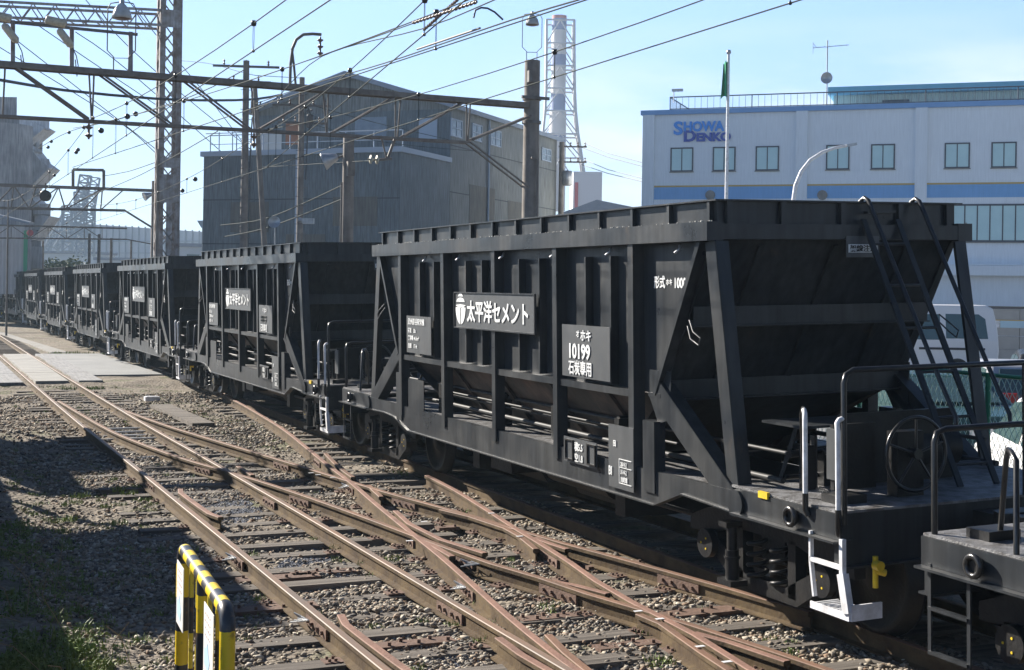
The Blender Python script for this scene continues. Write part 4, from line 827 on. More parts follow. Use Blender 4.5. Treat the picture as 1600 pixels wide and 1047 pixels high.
a = pY(241.5, 236, YT + .3); o = MB().cyl((a.x, YT - .6, -.2), (a.x, YT - .6, a.z), .06).obj('side_post', CONCP); tag(o, 'slim pale post standing against the left foot of the lattice tower', 'post')
# lattice beam to the tower
bm = thing('lattice_beam', 'box lattice beam running from the tower top out of the upper left corner', 'lattice beam')
zA = tz(247, 19)[1]; zB = tz(247, 42)[1]; xS = -3.0; sl2 = (tz(0, 6)[1] - zA) / (tz(0, 6)[0] - tz(247, 19)[0])
for dy in (-.45, .45):
    for zz in (zA, zB): MB().bar((xS, YT + dy, zz + (xS - LX(12)) * sl2), (LX(12), YT + dy, zz), .08, .09).obj('chord', TOWER, bm)
    q = MB(); n = 30; h = zA - zB
    for k in range(n):
        x0 = xS + (LX(12) - xS) * k / n; x1 = xS + (LX(12) - xS) * (k + 1) / n; za_ = zA + (x0 - LX(12)) * sl2; zb2 = zA + (x1 - LX(12)) * sl2
        q.bar((x0, YT + dy, za_ - (h if k % 2 else 0)), (x1, YT + dy, zb2 - (0 if k % 2 else h)), .04, .04)
    q.obj('lacing', TOWER, bm)
q = MB()
for k in range(24): x0 = xS + (LX(12) - xS) * k / 24; z = zB + (x0 - LX(12)) * sl2; q.bar((x0, YT - .45, z), (x0 + .4, YT + .45, z), .04, .03)
q.obj('lacing', TOWER, bm)
# --- far gantries
def gantry2(label, Y, top, bot, u_r, knee, rr=.05, post=None):
    g_ = thing('catenary_gantry', label, 'catenary gantry'); a = pY(*top[0], Y); b = pY(*top[1], Y); c = pY(*bot[0], Y); d = pY(*bot[1], Y)
    ex = lambda p, q_: p + (p - q_) * .8
    for dy in (-.15, .15):
        o = Vector((0, dy, 0)); MB().bar(ex(a, b) + o, b + o, .04, rr * 2.0).obj('top_chord', STEELD, g_); MB().bar(ex(c, d) + o, d + o, .04, rr * 1.7).obj('bottom_chord', STEELD, g_)
    n = 7
    for k in range(n):
        t0 = k / n - .2; t1 = (k + 1) / n - .2
        q = MB(); P = a.lerp(b, t0); Q = c.lerp(d, t1)
        if k % 2: P, Q = a.lerp(b, t1), c.lerp(d, t0)
        q.cyl(P, Q, rr * .55, 6); q.obj('brace', STEELD, g_); MB().cyl(a.lerp(b, t1), c.lerp(d, t1), rr * .5, 6).obj('upright', STEELD, g_)
    MB().cyl(d, pY(*knee, Y), rr * .8, 6).obj('knee_brace', STEELD, g_)
    pr = pY(u_r, top[1][1] - 15, Y); MB().cyl((pr.x, Y, -.3), pr, .17, 14).obj('pole', CONCP, g_)
    return g_
g2 = gantry2('second gantry in the distance crossing behind the left wagons, ending at the tower', 63, ((0, 289), (240, 298)), ((0, 325), (195, 329)), 243, (240, 357), .06)
U = [pY(u, v, 63) for u, v in ((114, 292), (114, 265), (162, 266), (162, 296))]
for a, b in zip(U, U[1:]): MB().bar(a, b, .12, .12, (0, 1, 0)).obj('portal', STEELD, g2)
gantry2('third gantry in the distance, low and thin above the farthest wagons', 84, ((0, 352), (198, 357)), ((0, 372), (198, 374)), 244, (240, 382), .045)
q = thing('round_signal', 'round hooded signal lamp hanging under the second gantry at left', 'signal', pY(71, 306, 63), (0, 0, math.radians(-24)))
m = MB(); m.lathe([(.17, -.12), (.24, -.1), (.25, .08), (.20, .12), (0, .12)], 18, Matrix.Rotation(math.pi / 2, 4, 'X')); m.obj('hood', BLKD, q); m = MB(); m.lathe([(0, -.06), (.15, -.06)], 18, Matrix.Rotation(math.pi / 2, 4, 'X')); m.obj('lens', LAMPM, q); m = MB(); m.cyl((0, 0, .2), (0, 0, .55), .03); m.obj('hanger', STEELD, q)
flood('small round floodlight by the left foot of the lattice tower', pY(229, 306, 60), math.radians(190), .8)
for u, vt, d, w in ((140, 365, 95, .22), (155, 366, 92, .24), (174, 372, 100, .22), (13, 312, 66, .09), (68, 330, 110, .2), (205, 375, 110, .18)):
    P_ = pD(u, vt, d); o = MB().tube([Vector((P_.x, P_.y, -.3)), P_], [w * .6, w * .4], 8).obj('utility_pole', STEELD); tag(o, 'thin distant pole above the far wagons, at picture left', 'pole', 'thin distant poles above the far wagons')

# --- overhead wires
def cat(label, P0, P1, z0, sup, sagm=.55, gap=.85, feeder=False):
    """contact wire from P0 to P1 (x,y), messenger above with droppers; sup = y positions of supports"""
    t = thing('overhead_wire', label, 'overhead wire'); P0 = Vector(P0); P1 = Vector(P1)
    X = lambda y: P0.x + (P1.x - P0.x) * (y - P0.y) / (P1.y - P0.y)
    MB().tube([(X(y), y, z0) for y in np.linspace(P0.y, P1.y, 24)], .0072, 6).obj('contact_wire', WIRE, t)
    def mz(y):
        for a, b in zip(sup, sup[1:]):
            if a <= y <= b: k = (y - a) / (b - a); return z0 + gap - 4 * sagm * k * (1 - k)
        return z0 + gap
    ys = np.linspace(min(P0.y, P1.y), max(P0.y, P1.y), 60); MB().tube([(X(y), y, mz(y)) for y in ys], .0072, 6).obj('messenger_wire', WIRE, t)
    y = min(P0.y, P1.y) + 1.5
    while y < max(P0.y, P1.y):
        q = MB(); zz = mz(y); x = X(y); q.lathe([(0, -.035), (.025, -.03), (.034, 0), (.025, .03), (0, .035)], 10, Matrix.Translation((x, y, zz)), 1)
        q.tube([(x - .008, y - .012, zz), (x - .012, y - .02, (zz + z0) / 2), (x - .004, y, z0)], .003, 4); q.tube([(x + .008, y + .012, zz), (x + .012, y + .02, (zz + z0) / 2), (x + .004, y, z0)], .003, 4)
        q.lathe([(0, -.02), (.018, -.01), (.018, .01), (0, .02)], 8, Matrix.Translation((x, y, z0)), 1)
        q.obj('dropper', [WIRE, BLKG], t); y += 4.9 if y < 62 else 9
    return t
cat('pair of overhead wires with droppers above the nearer track, steepest at upper left', (3.45, -6), (3.35, 118), 5.12, [-4, 30, 63, 96, 130])
cat('pair of overhead wires with droppers above the wagon train', (7.12, -6), (7.2, 118), 5.11, [-4, 30, 63, 96, 130])
cat('overhead wires of the crossover, slanting up from the wagons to the top centre', (3.2, 2), (7.15, 30), 5.13, [-2, 32], .55, .9)
cat('overhead wires crossing above the crossover toward the upper right', (6.9, -2), (3.35, 33), 5.16, [-2, 33], .5, .9)
# section insulator bars
for i, (pp) in enumerate((((645, 36), (745, 3)), ((652, 77), (750, 44)), ((662, 47), (719, -4)))):
    a = pD(*pp[0], 14 + i); b = pD(*pp[1], 12.6 + i); q = MB(); q.tube([a, b], .011, 8)
    n = 18 if i != 1 else 0
    for k in range(n): c = a.lerp(b, (k + .5) / n); d = (b - a).normalized(); q.cyl(c - d * .008, c + d * .008, .019, 8)
    o = q.obj('section_insulator', CERD if i != 1 else STEELP); tag(o, ('ribbed insulator rod in the overhead wires at the top centre', 'smooth insulator rod just below the ribbed one in the wires', 'ribbed rod crossing the other ribbed rod at the top centre')[i], 'insulator')
q = MB(); q.tube([pD(u, v, 13.4) for u, v in ((740, 28), (743, 16), (752, 12), (762, 13), (773, 19), (786, 31))], .010, 6); o = q.obj('jumper_wire', WIRED); tag(o, 'small curved jumper wire beside the insulator rods', 'jumper wire')
# feeder and cross lines: (u,v,depth)...
FEED = [('thick dark cable sagging along the near gantry from the left', [(-40, 120, 27), (0, 125, 28), (100, 141, 31), (240, 154, 33), (330, 157, 35), (400, 155, 37), (440, 148, 39)], .035),
        ('long feeder wire crossing above the pole with the hoop lamp', [(400, 162, 30), (486, 132, 25), (600, 99, 20), (800, 31, 15), (903, 0, 13), (1000, -34, 11)], .009),
        ('feeder wire from the hook bracket to the top centre', [(340, 142, 34), (400, 122, 30), (500, 88, 25), (644, 37, 20), (744, 0, 17), (830, -32, 15)], .009),
        ('feeder wire just under the one from the hook bracket', [(400, 172, 33), (430, 155, 30), (503, 88, 25.2), (660, 45, 20), (772, 0, 17), (850, -32, 15)], .009),
        ('thin wire across the sky left of the lattice tower', [(-20, 62, 60), (180, 186, 66), (242, 238, 70)], .02),
        ('second thin wire across the sky left of the lattice tower', [(22, 60, 60), (140, 152, 66), (242, 232, 72)], .02),
        ('third thin wire across the sky from the lattice beam', [(60, 40, 60), (148, 100, 64), (244, 164, 70)], .02),
        ('fourth thin wire passing in front of the lattice tower', [(118, 50, 60), (200, 110, 64), (400, 285, 75)], .02),
        ('fifth thin wire starting at the top edge left of the tower', [(134, 0, 60), (200, 72, 64), (300, 160, 70), (400, 240, 76)], .02),
        ('sixth thin wire from the top edge passing in front of the tower', [(200, 0, 60), (250, 62, 64), (330, 158, 70), (400, 250, 78)], .02),
        ('thin wire rising from the far left to the upper lattice beam', [(60, 232, 50), (110, 205, 46), (190, 185, 40), (300, 150, 34), (380, 110, 31)], .012),
        ('low cross span wire between the warehouse poles', [(350, 370, 50), (420, 355, 46), (545, 307, 38)], .016),
        ('lower cross span wire between the warehouse poles', [(345, 352, 50), (420, 340, 46), (545, 285, 38)], .016),
        ('wire from the white floodlight pole to the steady arm', [(400, 262, 50), (545, 253, 38), (585, 251, 33)], .010),
        ('service wire falling from the tall pole to the warehouse', [(472, 160, 52), (580, 190, 56), (700, 218, 62)], .012),
        ('lower service wire falling toward the warehouse windows', [(472, 190, 52), (600, 222, 57), (740, 236, 64)], .012),
        ('distribution wire falling left from the tall pole to the tower', [(470, 122, 52), (400, 118, 51), (330, 100, 58), (284, 95, 70)], .012),
        ('slack wire from the second gantry up to the lattice tower', [(162, 275, 63), (200, 268, 61), (242, 254, 54)], .016),
        ('wire from the second gantry running up to the near gantry', [(80, 330, 63), (198, 283, 50), (262, 250, 42), (340, 205, 34)], .012)]
for i, (lab, pts, r) in enumerate(FEED):
    P = [pD(*q) for q in pts]; S = smooth([tuple(p) for p in P], 1.0); o = MB().tube([Vector(p) for p in S], r, 6).obj('feeder_wire', WIRED if r > .03 else WIRE); tag(o, lab, 'wire')
# small bobbins and fittings on the wires at left
for i, (u, v, d) in enumerate(((131, 199, 40), (199, 182, 27), (212, 178, 30), (158, 204, 27), (119, 238, 40), (122, 234, 40), (80, 221, 45), (75, 230, 45), (85, 274, 50), (108, 207, 45), (305, 280, 33), (285, 298, 36))):
    p = pD(u, v, d); q = MB(); q.lathe([(0, -.06), (.045, -.04), (.06, 0), (.045, .04), (0, .06)], 10, Matrix.Translation(p)); o = q.obj('wire_bobbin', BLKG); tag(o, 'small black bobbin insulator strung on the overhead wires at upper left', 'insulator', 'black bobbins strung on the wires')
# ================================================================== BUILDINGS
def hit(u, v, P, d):
    """where the ray through (u,v) meets the vertical plane through P along d; returns distance along d and height"""
    r = ray(u, v); n = Vector((-d.y, d.x, 0)); t = (P - O_).dot(n) / r.dot(n); p = O_ + r * t
    return (p - P).dot(d), p.z
def cam2(x, y): return RIGHT * x + FWD * y
GLASS = mat('window_glass', (.52, .72, .72), .12, col2=(.45, .65, .66), scale=.8, spec=.6)
GLASSD = mat('dark_glass', (.06, .09, .10), .08, spec=.7)
FRAME = mat('window_frame', (.06, .07, .09), .5)
def corr(name, c1, c2, sc=22., streak=.25, rough=.75, axis='X', dirt=None):
    """corrugated sheet: bump ridges along the wall, streaked dirt"""
    m = mat(name, c1, rough, col2=c2, scale=.35, streak=streak, lo_=.3, hi_=.7); t = m.node_tree; p = t.nodes['Principled BSDF']
    tcn = t.nodes.new('ShaderNodeTexCoord'); wv = t.nodes.new('ShaderNodeTexWave'); wv.bands_direction = axis; wv.inputs['Scale'].default_value = sc / 6.2832; t.links.new(tcn.outputs['Object'], wv.inputs['Vector'])
    b = t.nodes.new('ShaderNodeBump'); b.inputs['Strength'].default_value = .7; b.inputs['Distance'].default_value = .04; t.links.new(wv.outputs['Fac'], b.inputs['Height']); t.links.new(b.outputs[0], p.inputs['Normal'])
    return m
def frame_M(P, d):   # local x along d, y away from camera, z up
    d = d.normalized(); y = Vector((-d.y, d.x, 0))
    if y.dot(FWD) < 0: y = -y
    return Matrix(((d.x, y.x, 0, P.x), (d.y, y.y, 0, P.y), (0, 0, 1, 0), (0, 0, 0, 1)))
def win(par, x0, x1, z0, z1, y=0., panes=2, fr=.05, glass=None, dep=.05, sill=True):
    glass = glass or GLASS
    f = MB(); f.box(x0, x1, y - dep, y - .002, z1 - fr, z1); f.box(x0, x1, y - dep, y - .002, z0, z0 + fr); f.box(x0, x0 + fr, y - dep + .001, y - .002, z0 + fr, z1 - fr); f.box(x1 - fr, x1, y - dep + .001, y - .002, z0 + fr, z1 - fr)
    for k in range(1, panes): x = x0 + (x1 - x0) * k / panes; f.box(x - fr * .35, x + fr * .35, y - dep * .8, y - .003, z0 + fr, z1 - fr)
    o = f.obj('window', FRAME, par); MB().box(x0 + fr * .5, x1 - fr * .5, y - .02, y - .004, z0 + fr * .5, z1 - fr * .5).obj('pane', glass, o)
    if sill: MB().box(x0 - .04, x1 + .04, y - .09, y - .003, z0 - .05, z0 - .002).obj('sill', CONC, o)
    return o
def M_obj(o, M): o.matrix_world = M; return o
# ---- office block on the right
WALLW = mat('office_wall', (.80, .84, .87), .8, col2=(.75, .79, .82), scale=.25, streak=.05, bump=.15, bscale=3)
BLUEF = mat('blue_fascia', (.20, .38, .66), .5, col2=(.18, .35, .62), scale=2); BLUEB = mat('blue_band', (.20, .42, .72), .7, col2=(.18, .39, .68), scale=1, streak=.05)
YELB = mat('ochre_line', (.55, .38, .12), .7)
P0 = pD(1004, 300, 75); P0.z = 0; dR = cam2(.945, -.328)
ob = thing('office_building', 'long pale office block with blue band and blue roof edge at the right', 'building'); ob.matrix_world = frame_M(P0, dR)
H = lambda u, v: hit(u, v, P0, dR)
zr = H(1200, 168)[1]; L = 46.0
MB().box(0, L, 0, 16, -.3, zr - .25).obj('wall', WALLW, ob)
MB().box(-.12, L, -.22, 16.1, zr - .25, zr).obj('roof_edge', BLUEF, ob)
zb1, zb0 = H(1150, 289)[1], H(1150, 311)[1]
pil = [(H(1004, 300)[0] - .0, H(1022, 300)[0]), (H(1243, 300)[0], H(1261, 300)[0]), (H(1429, 300)[0], H(1448, 300)[0])]; dpl = pil[2][0] - pil[1][0]
pil += [(pil[2][0] + dpl * k, pil[2][1] + dpl * k) for k in (1, 2)]
for a, b in pil: MB().box(a, b, -.20, -.002, -.3, zr - .252).obj('pilaster', WALLW, ob)
for (a, b) in zip(pil, pil[1:] + [(L, L)]):
    MB().box(a[1] + .002, b[0] - .002, -.012, -.002, zb0, zb1 - .09).obj('blue_band', BLUEB, ob); MB().box(a[1] + .002, b[0] - .002, -.02, -.002, zb1 - .088, zb1).obj('ochre_line', YELB, ob)
for u0, u1 in ((1048, 1083), (1114, 1149), (1181, 1217), (1291, 1327), (1361, 1398), (1476, 1515), (1549, 1588)):
    s0, z1 = H(u0, 231 - (u0 - 1048) * .0175); s1, z0 = H(u1, 268 - (u0 - 1048) * .0125); win(ob, s0, s1, z0, z1, 0, 2, .07)
for k in range(2): win(ob, 31.5 + k * 2.6, 32.8 + k * 2.6, z0, z1, 0, 2, .07)
for u0, u1, n in ((1488, 1607, 6), (1625, 1740, 6)):
    s0, z1 = H(u0, 319); s1, _ = H(u1, 319); _, z0 = H(u0, 378); win(ob, s0, s1, z0, z1, 0, n, .09)
for u0, u1 in ((1048, 1180), (1280, 1400)): s0, z1 = H(u0, 328); s1, _ = H(u1, 328); win(ob, s0, s1, z0, z1, 0, 4, .08)
za, zc = H(1560, 416)[1], H(1560, 431)[1]; MB().box(pil[2][1] + .003, L, -.75, -.003, zc, za).obj('canopy', WALLW, ob)
zp = H(1560, 418)[1]; q = MB(); q.cyl((pil[2][1] + .2, -.78, zp + .12), (L, -.78, zp + .12), .03); [q.cyl((pil[2][1] + .2 + k * 2, -.78, zp + .02), (pil[2][1] + .2 + k * 2, -.78, zp + .12), .02, 6) for k in range(9)]; q.obj('pipe_rail', WALLW, ob)
for u in (1110, 1285):
    s0, z0_ = H(u, 305); q = MB(); q.cyl((s0, -.02, z0_), (s0, -.12, z0_), .26, 20); q.cyl((s0, -.12, z0_), (s0, -.16, z0_), .16, 16); q.obj('wall_vent', CONC, ob)
# sign letters, both words stand proud of the wall
SB = mat('sign_light_blue', (.06, .30, .80), .5); SD = mat('sign_dark_blue', (.05, .10, .42), .5)
def sign(big, rest, u, vtop, vbot, ur, m):
    s0, zt2 = H(u, vtop); sR, zbt = H(ur, vbot); h = zt2 - zbt; R90 = Matrix.Rotation(math.pi / 2, 4, 'X')
    o = text(big, h * 1.38, m, ob, Matrix.Translation((s0, -.06, zbt)) @ R90, 'sign_letter', bold=.03, sx_=1.15, ext=.03)
    w1 = max(v.co.x for v in o.data.vertices)
    o = text(rest, h * 1.02, m, ob, Matrix.Translation((w1 + .02, -.06, zbt + (h * .22 if m is SB else .0))) @ R90, 'sign_letters', bold=.03, sx_=1., ext=.03)
    w2 = max(v.co.x for v in o.data.vertices); x0 = min(v.co.x for v in o.data.vertices); k = (sR - x0) / (w2 - x0)
    for v in o.data.vertices: v.co.x = x0 + (v.co.x - x0) * k
sign('S', 'HOWA', 1053, 190, 208.5, 1132, SB); sign('D', 'ENKO', 1068, 204, 219.5, 1142, SD)
# roof railing, penthouse, aerial, camera
q = MB(); x1 = H(1292, 168)[0]; x0 = H(1045, 172)[0]; zR = H(1045, 151)[1]
q.cyl((x0, .3, zR), (L, .3, zR), .035, 6); q.cyl((x0, .3, zR), (x0, 9, zR), .035, 6); q.cyl((x0, .3, zr + .1), (L, .3, zr + .1), .025, 6); q.cyl((x0, .3, zr + .1), (x0, 9, zr + .1), .025, 6)
q.obj('handrail', FRAME, ob)
n = 130; q = MB()
for k in range(n): x = x0 + (L - x0) * k / n; r = .03 if k % 13 == 0 else .011; q.cyl((x, .3, zr), (x, .3, zR), r, 5)
for k in range(30): y = .3 + k * .29; q.cyl((x0, y, zr), (x0, y, zR), .011 if k % 9 else .03, 5)
o = q.obj('balusters', FRAME, ob); o['kind'] = 'stuff'
PH = corr('penthouse_sheet', (.66, .72, .60), (.58, .64, .53), 18, .08); TEAL = mat('teal_roof', (.17, .42, .52), .5, col2=(.15, .38, .48), scale=2)
xa = H(1296, 150)[0]; zph = H(1400, 138)[1] ; zph2 = H(1400, 126)[1]
MB().box(xa, L, 2.0, 12, zr, zph).obj('penthouse_wall', PH, ob); MB().box(xa - .25, L, 1.5, 12.5, zph, zph2).obj('penthouse_roof', TEAL, ob)
for u0, u1 in ((1365, 1408), (1495, 1518), (1560, 1572)): win(ob, H(u0, 150)[0] + .3, H(u1, 150)[0] + .3, H(u0, 161)[1] + .15, H(u0, 152)[1] + .1, 2.0, 3, .05, GLASSD, sill=False)
s0, z0_ = H(1290, 128); an = thing('television_aerial', 'thin television aerial with a small dish on the office roof', 'aerial'); an.matrix_world = frame_M(P0, dR)
zA_ = H(1290, 60)[1]; q = MB(); q.cyl((s0, .6, zr), (s0, .6, zA_), .035, 8); q.obj('mast', GALV, an)
zb_ = H(1290, 71)[1]; q = MB(); q.cyl((s0 - .75, .6, zb_), (s0 + 1.1, .6, zb_ + .08), .018, 6)
for k in range(7): x = s0 - .7 + k * .28; q.cyl((x, .35, zb_ + .01 + k * .01), (x, .85, zb_ + .01 + k * .01), .012, 5)
q.cyl((s0 - .75, .6, zb_ - .3), (s0 - .75, .6, zb_ + .3), .012, 5); q.cyl((s0 - .75, .6, zb_ + .25), (s0 - .55, .6, zb_), .012, 5); q.obj('aerial', GALV, an)
q = MB(); zd = H(1290, 120)[1]; q.lathe([(0, 0), (.2, .03), (.3, .10), (.31, .10), (.2, .01), (0, -.03)], 20, Matrix.Translation((s0, .5, zd)) @ Matrix.Rotation(math.pi / 2, 4, 'X')); q.obj('dish', GALV, an)
s0, z0_ = H(1060, 143); q = MB(); q.cyl((s0 - .25, 0, z0_ - .6), (s0 - .25, 0, z0_), .03, 6); q.box(s0 - .35, s0 + .25, -.08, .08, z0_, z0_ + .14); o = q.obj('security_camera', WHITE); o.matrix_world = frame_M(P0, dR); tag(o, 'small white security camera on the left end of the office roof railing', 'camera')
# flagpole and lamp
P_ = pD(1138.5, 85, 58); t = thing('flagpole', 'white flagpole with a limp green flag in front of the office block', 'flagpole'); MB().tube([Vector((P_.x, P_.y, -.2)), P_], [.10, .055], 12).obj('pole', WHITE, t)
q = MB(); q.lathe([(0, -.1), (.08, -.08), (.11, 0), (.08, .08), (0, .1)], 12, Matrix.Translation(P_ + Vector((0, 0, .1)))); q.obj('finial', GALV, t)
GRN = mat('flag_green', (.015, .34, .16), .8, col2=(.01, .26, .12), scale=3)
vs = []; nz_ = 14; nx_ = 12
for i in range(nz_):
    for k in range(nx_):
        f_ = k / (nx_ - 1); g_ = i / (nz_ - 1); vs.append(P_ + RIGHT * (-.03 - .30 * f_ * (.6 + .4 * g_) * (1 if g_ < .95 else 1)) + FWD * (.13 * math.sin(f_ * 9 + g_ * 2)) + UP * (-.25 - 1.5 * g_ - .12 * f_ - .04 * math.sin(f_ * 9)))
MB().add(vs, [(i * nx_ + k, i * nx_ + k + 1, (i + 1) * nx_ + k + 1, (i + 1) * nx_ + k) for i in range(nz_ - 1) for k in range(nx_ - 1)], 0, True).obj('flag', GRN, t)
t = thing('street_lamp', 'white street lamp with a long curved arm in front of the office block', 'street lamp')
pts = [pD(u, v, 50) for u, v in ((1240, 330), (1240, 312), (1243, 290), (1252, 268), (1266, 250), (1285, 238), (1305, 231), (1322, 228))]
b = Vector((pts[0].x, pts[0].y, -.2)); MB().tube([b] + pts, [.10, .085, .08, .075, .07, .065, .06, .055, .05], 12).obj('pole', WHITE, t)
q = MB(); q.bar(pts[-1], pD(1338, 225, 50), .22, .09); q.obj('lamp_head', GALV, t)

# ---- corrugated warehouse
WDARK = corr('warehouse_hazed_sheet', (.085, .11, .13), (.15, .175, .19), 26, .35); WDARK2 = corr('warehouse_side_sheet', (.19, .20, .19), (.125, .14, .15), 26, .4)  # front sheet blued to carry haze in its colour; side copy lighter
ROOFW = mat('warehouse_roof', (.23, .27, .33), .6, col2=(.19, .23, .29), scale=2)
WLAP = mat('sheet_lap_dark', (.06, .07, .08), .8)  # dark tone of the sheet laps and annex downpipes
WTRIM = mat('roof_trim', (.30, .36, .44), .6)
eL = cam2(-.929, .370); eR = cam2(.370, .929); C1 = pD(625, 300, 65); C1.z = 0
def slab(par, name, P, d1, L1, d2, L2, z0, z1, m):
    M = Matrix(((d1.x, d2.x, 0, P.x), (d1.y, d2.y, 0, P.y), (0, 0, 1, 0), (0, 0, 0, 1))); o = MB().box(0, L1, 0, L2, z0, z1).obj(name, m, par); o.matrix_local = M; return o
wh = thing('warehouse', 'large dark corrugated warehouse with a low gable and flat front annex', 'warehouse')
zA1 = hit(625, 229, C1, eL)[1]
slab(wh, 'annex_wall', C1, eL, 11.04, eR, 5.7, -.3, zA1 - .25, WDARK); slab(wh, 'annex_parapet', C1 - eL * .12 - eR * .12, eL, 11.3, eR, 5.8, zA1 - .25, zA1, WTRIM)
slab(wh, 'seam_strip', C1 + eL * 5.6 - eR * .03, eL, .10, eR, .03, 0, zA1 - .25, WTRIM)
C2 = C1 + eR * 5.72 ; C2b = C2
hx = lambda u, v: hit(u, v, C2, eL); ap = hx(545, 121); ev = hx(703, 167); ev2 = hx(400, 176)
zE = ev[1]; zP = ap[1]; wd = ev2[0]
M = Matrix(((eL.x, eR.x, 0, C2.x), (eL.y, eR.y, 0, C2.y), (0, 0, 1, 0), (0, 0, 0, 1)))
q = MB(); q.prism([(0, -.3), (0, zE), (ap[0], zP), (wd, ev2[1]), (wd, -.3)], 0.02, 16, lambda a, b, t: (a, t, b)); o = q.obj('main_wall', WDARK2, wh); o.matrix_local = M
q = MB(); q.prism([(-.35, zE - .12), (-.35, zE + .12), (ap[0], zP + .28), (wd + .35, ev2[1] + .1), (wd + .35, ev2[1] - .12), (ap[0], zP + .02)], -.5, 16.3, lambda a, b, t: (a, t, b)); o = q.obj('roof', ROOFW, wh); o.matrix_local = M
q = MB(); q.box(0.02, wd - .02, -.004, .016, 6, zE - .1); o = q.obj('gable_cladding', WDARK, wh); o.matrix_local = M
M2 = Matrix(((eR.x, eL.x, 0, C2.x), (eR.y, eL.y, 0, C2.y), (0, 0, 1, 0), (0, 0, 0, 1)))
def hy(u, v): return hit(u, v, C2, eR)
wroot = thing('window_bay', None, None); wroot.parent = wh; wroot.matrix_local = M2 @ Matrix.Scale(1, 4)
for k in list(wroot.keys()): del wroot[k]
def sw(u0, u1, v0, v1, panes=2):
    s0, z1 = hy(u0, v0); s1, z0 = hy(u1, v1); f = MB(); fr = .07
    f.box(s0, s1, -.06, -.005, z1 - fr, z1); f.box(s0, s1, -.06, -.005, z0, z0 + fr); f.box(s0, s0 + fr, -.059, -.005, z0 + fr, z1 - fr); f.box(s1 - fr, s1, -.059, -.005, z0 + fr, z1 - fr)
    for k in range(1, panes): x = s0 + (s1 - s0) * k / panes; f.box(x - .03, x + .03, -.058, -.005, z0 + fr, z1 - fr)
    zm = (z0 + z1) / 2; f.box(s0 + fr, s1 - fr, -.057, -.005, zm - .025, zm + .025)
    o = f.obj('window', WTRIM, wh); o.matrix_local = M2; o2 = MB().box(s0 + .03, s1 - .03, -.03, -.006, z0 + .03, z1 - .03).obj('pane', GLASSW, o)
GLASSW = mat('warehouse_glass', (.22, .28, .33), .15, col2=(.14, .18, .22), scale=1.5)
bpy.data.objects.remove(wroot)
for a in ((704, 721, 184, 217), (737, 752, 192, 223), (766, 782, 201, 231), (846, 860, 230, 254)): sw(*a)
def gw(u0, u1, v0, v1, m, nm='window'):
    s1, z1 = hx(u0, v0); s0, z0 = hx(u1, v1); o = MB().box(min(s0, s1), max(s0, s1), -.03, -.006, z0, z1).obj(nm, m, wh); o.matrix_local = M
gw(555, 604, 184, 214, mat('pale_shutter', (.20, .25, .30), .7, col2=(.16, .2, .25), scale=3)); gw(447, 466, 192, 226, mat('rusty_shutter', (.26, .12, .07), .8), 'shutter'); gw(405, 440, 208, 235, mat('pale_sheet', (.45, .46, .46), .7), 'panel')
gw(655, 683, 185, 217, WTRIM)
M3 = Matrix(((eL.x, eR.x, 0, C1.x), (eL.y, eR.y, 0, C1.y), (0, 0, 1, 0), (0, 0, 0, 1)))
for z in (2.3, 4.5, 6.7):
    o = MB().box(0, 11.04, -.016, -.003, z, z + .05).obj('sheet_lap', WLAP, wh); o.matrix_local = M3
for z in (2.6, 5.0, 7.4, 9.8): o = MB().box(0, 15.9, -.016, -.003, z, z + .05).obj('sheet_lap', WLAP, wh); o.matrix_local = M2
for x in (2.9, 8.3): o = MB().cyl((x, -.12, 0), (x, -.12, 8.6), .05, 8).obj('downpipe', WLAP, wh); o.matrix_local = M3
for x, z in ((9.6, 3.1), (6.9, 2.2)): o = MB().box(x, x + .7, -.30, -.004, z, z + .6).obj('vent_hood', WTRIM, wh); o.matrix_local = M3
# gutters / downpipes and walkway rail
q = MB(); s_, z_ = hy(762, 240); q.cyl((s_, -.08, 0), (s_, -.08, zE - .1), .06, 8); o = q.obj('downpipe', WTRIM, wh); o.matrix_local = M2
q = MB(); zrail = zA1 + .85
for k in range(8): q.cyl((k * 1.55 + .1, -5.3, zA1), (k * 1.55 + .1, -5.3, zrail), .03, 6)
q.cyl((.1, -5.3, zrail), (10.9, -5.3, zrail), .03, 6); q.cyl((.1, -5.3, zA1 + .4), (10.9, -5.3, zA1 + .4), .02, 6); o = q.obj('roof_railing', WTRIM, wh); o.matrix_local = M
for k in range(3):
    q = MB(); q.cyl((9.3 + k * .8, -4.6, zA1), (9.3 + k * .8, -4.6, zA1 + 1.1), .03, 6); q.cyl((9.3 + k * .8, -4.6, zA1 + 1.05), (10.1 + k * .8, -4.6, zA1 + 1.05), .025, 6); o = q.obj('roof_rail_post', WTRIM, wh); o.matrix_local = M
PATCH = mat('patched_sheet', (.13, .125, .11), .8, col2=(.10, .10, .095), scale=1, streak=.3)
for a, b, z0, z1 in ((1.2, 3.6, 5.4, 6.8), (4.0, 6.2, 2.0, 5.0), (7.2, 9.4, 5.1, 6.6), (-.0, 0, 0, 0)):
    if b > a: M3 = Matrix(((eL.x, eR.x, 0, C1.x), (eL.y, eR.y, 0, C1.y), (0, 0, 1, 0), (0, 0, 0, 1))); o = MB().box(a, b, -.018, -.004, z0, z1).obj('patch', PATCH, wh); o.matrix_local = M3
for a, b, z0, z1 in ((2.5, 6, 5.6, 8), (8, 12, 4.5, 7.5), (12.5, 15, 3, 6)): o = MB().box(a, b, -.018, -.004, z0, z1).obj('patch', PATCH, wh); o.matrix_local = M2

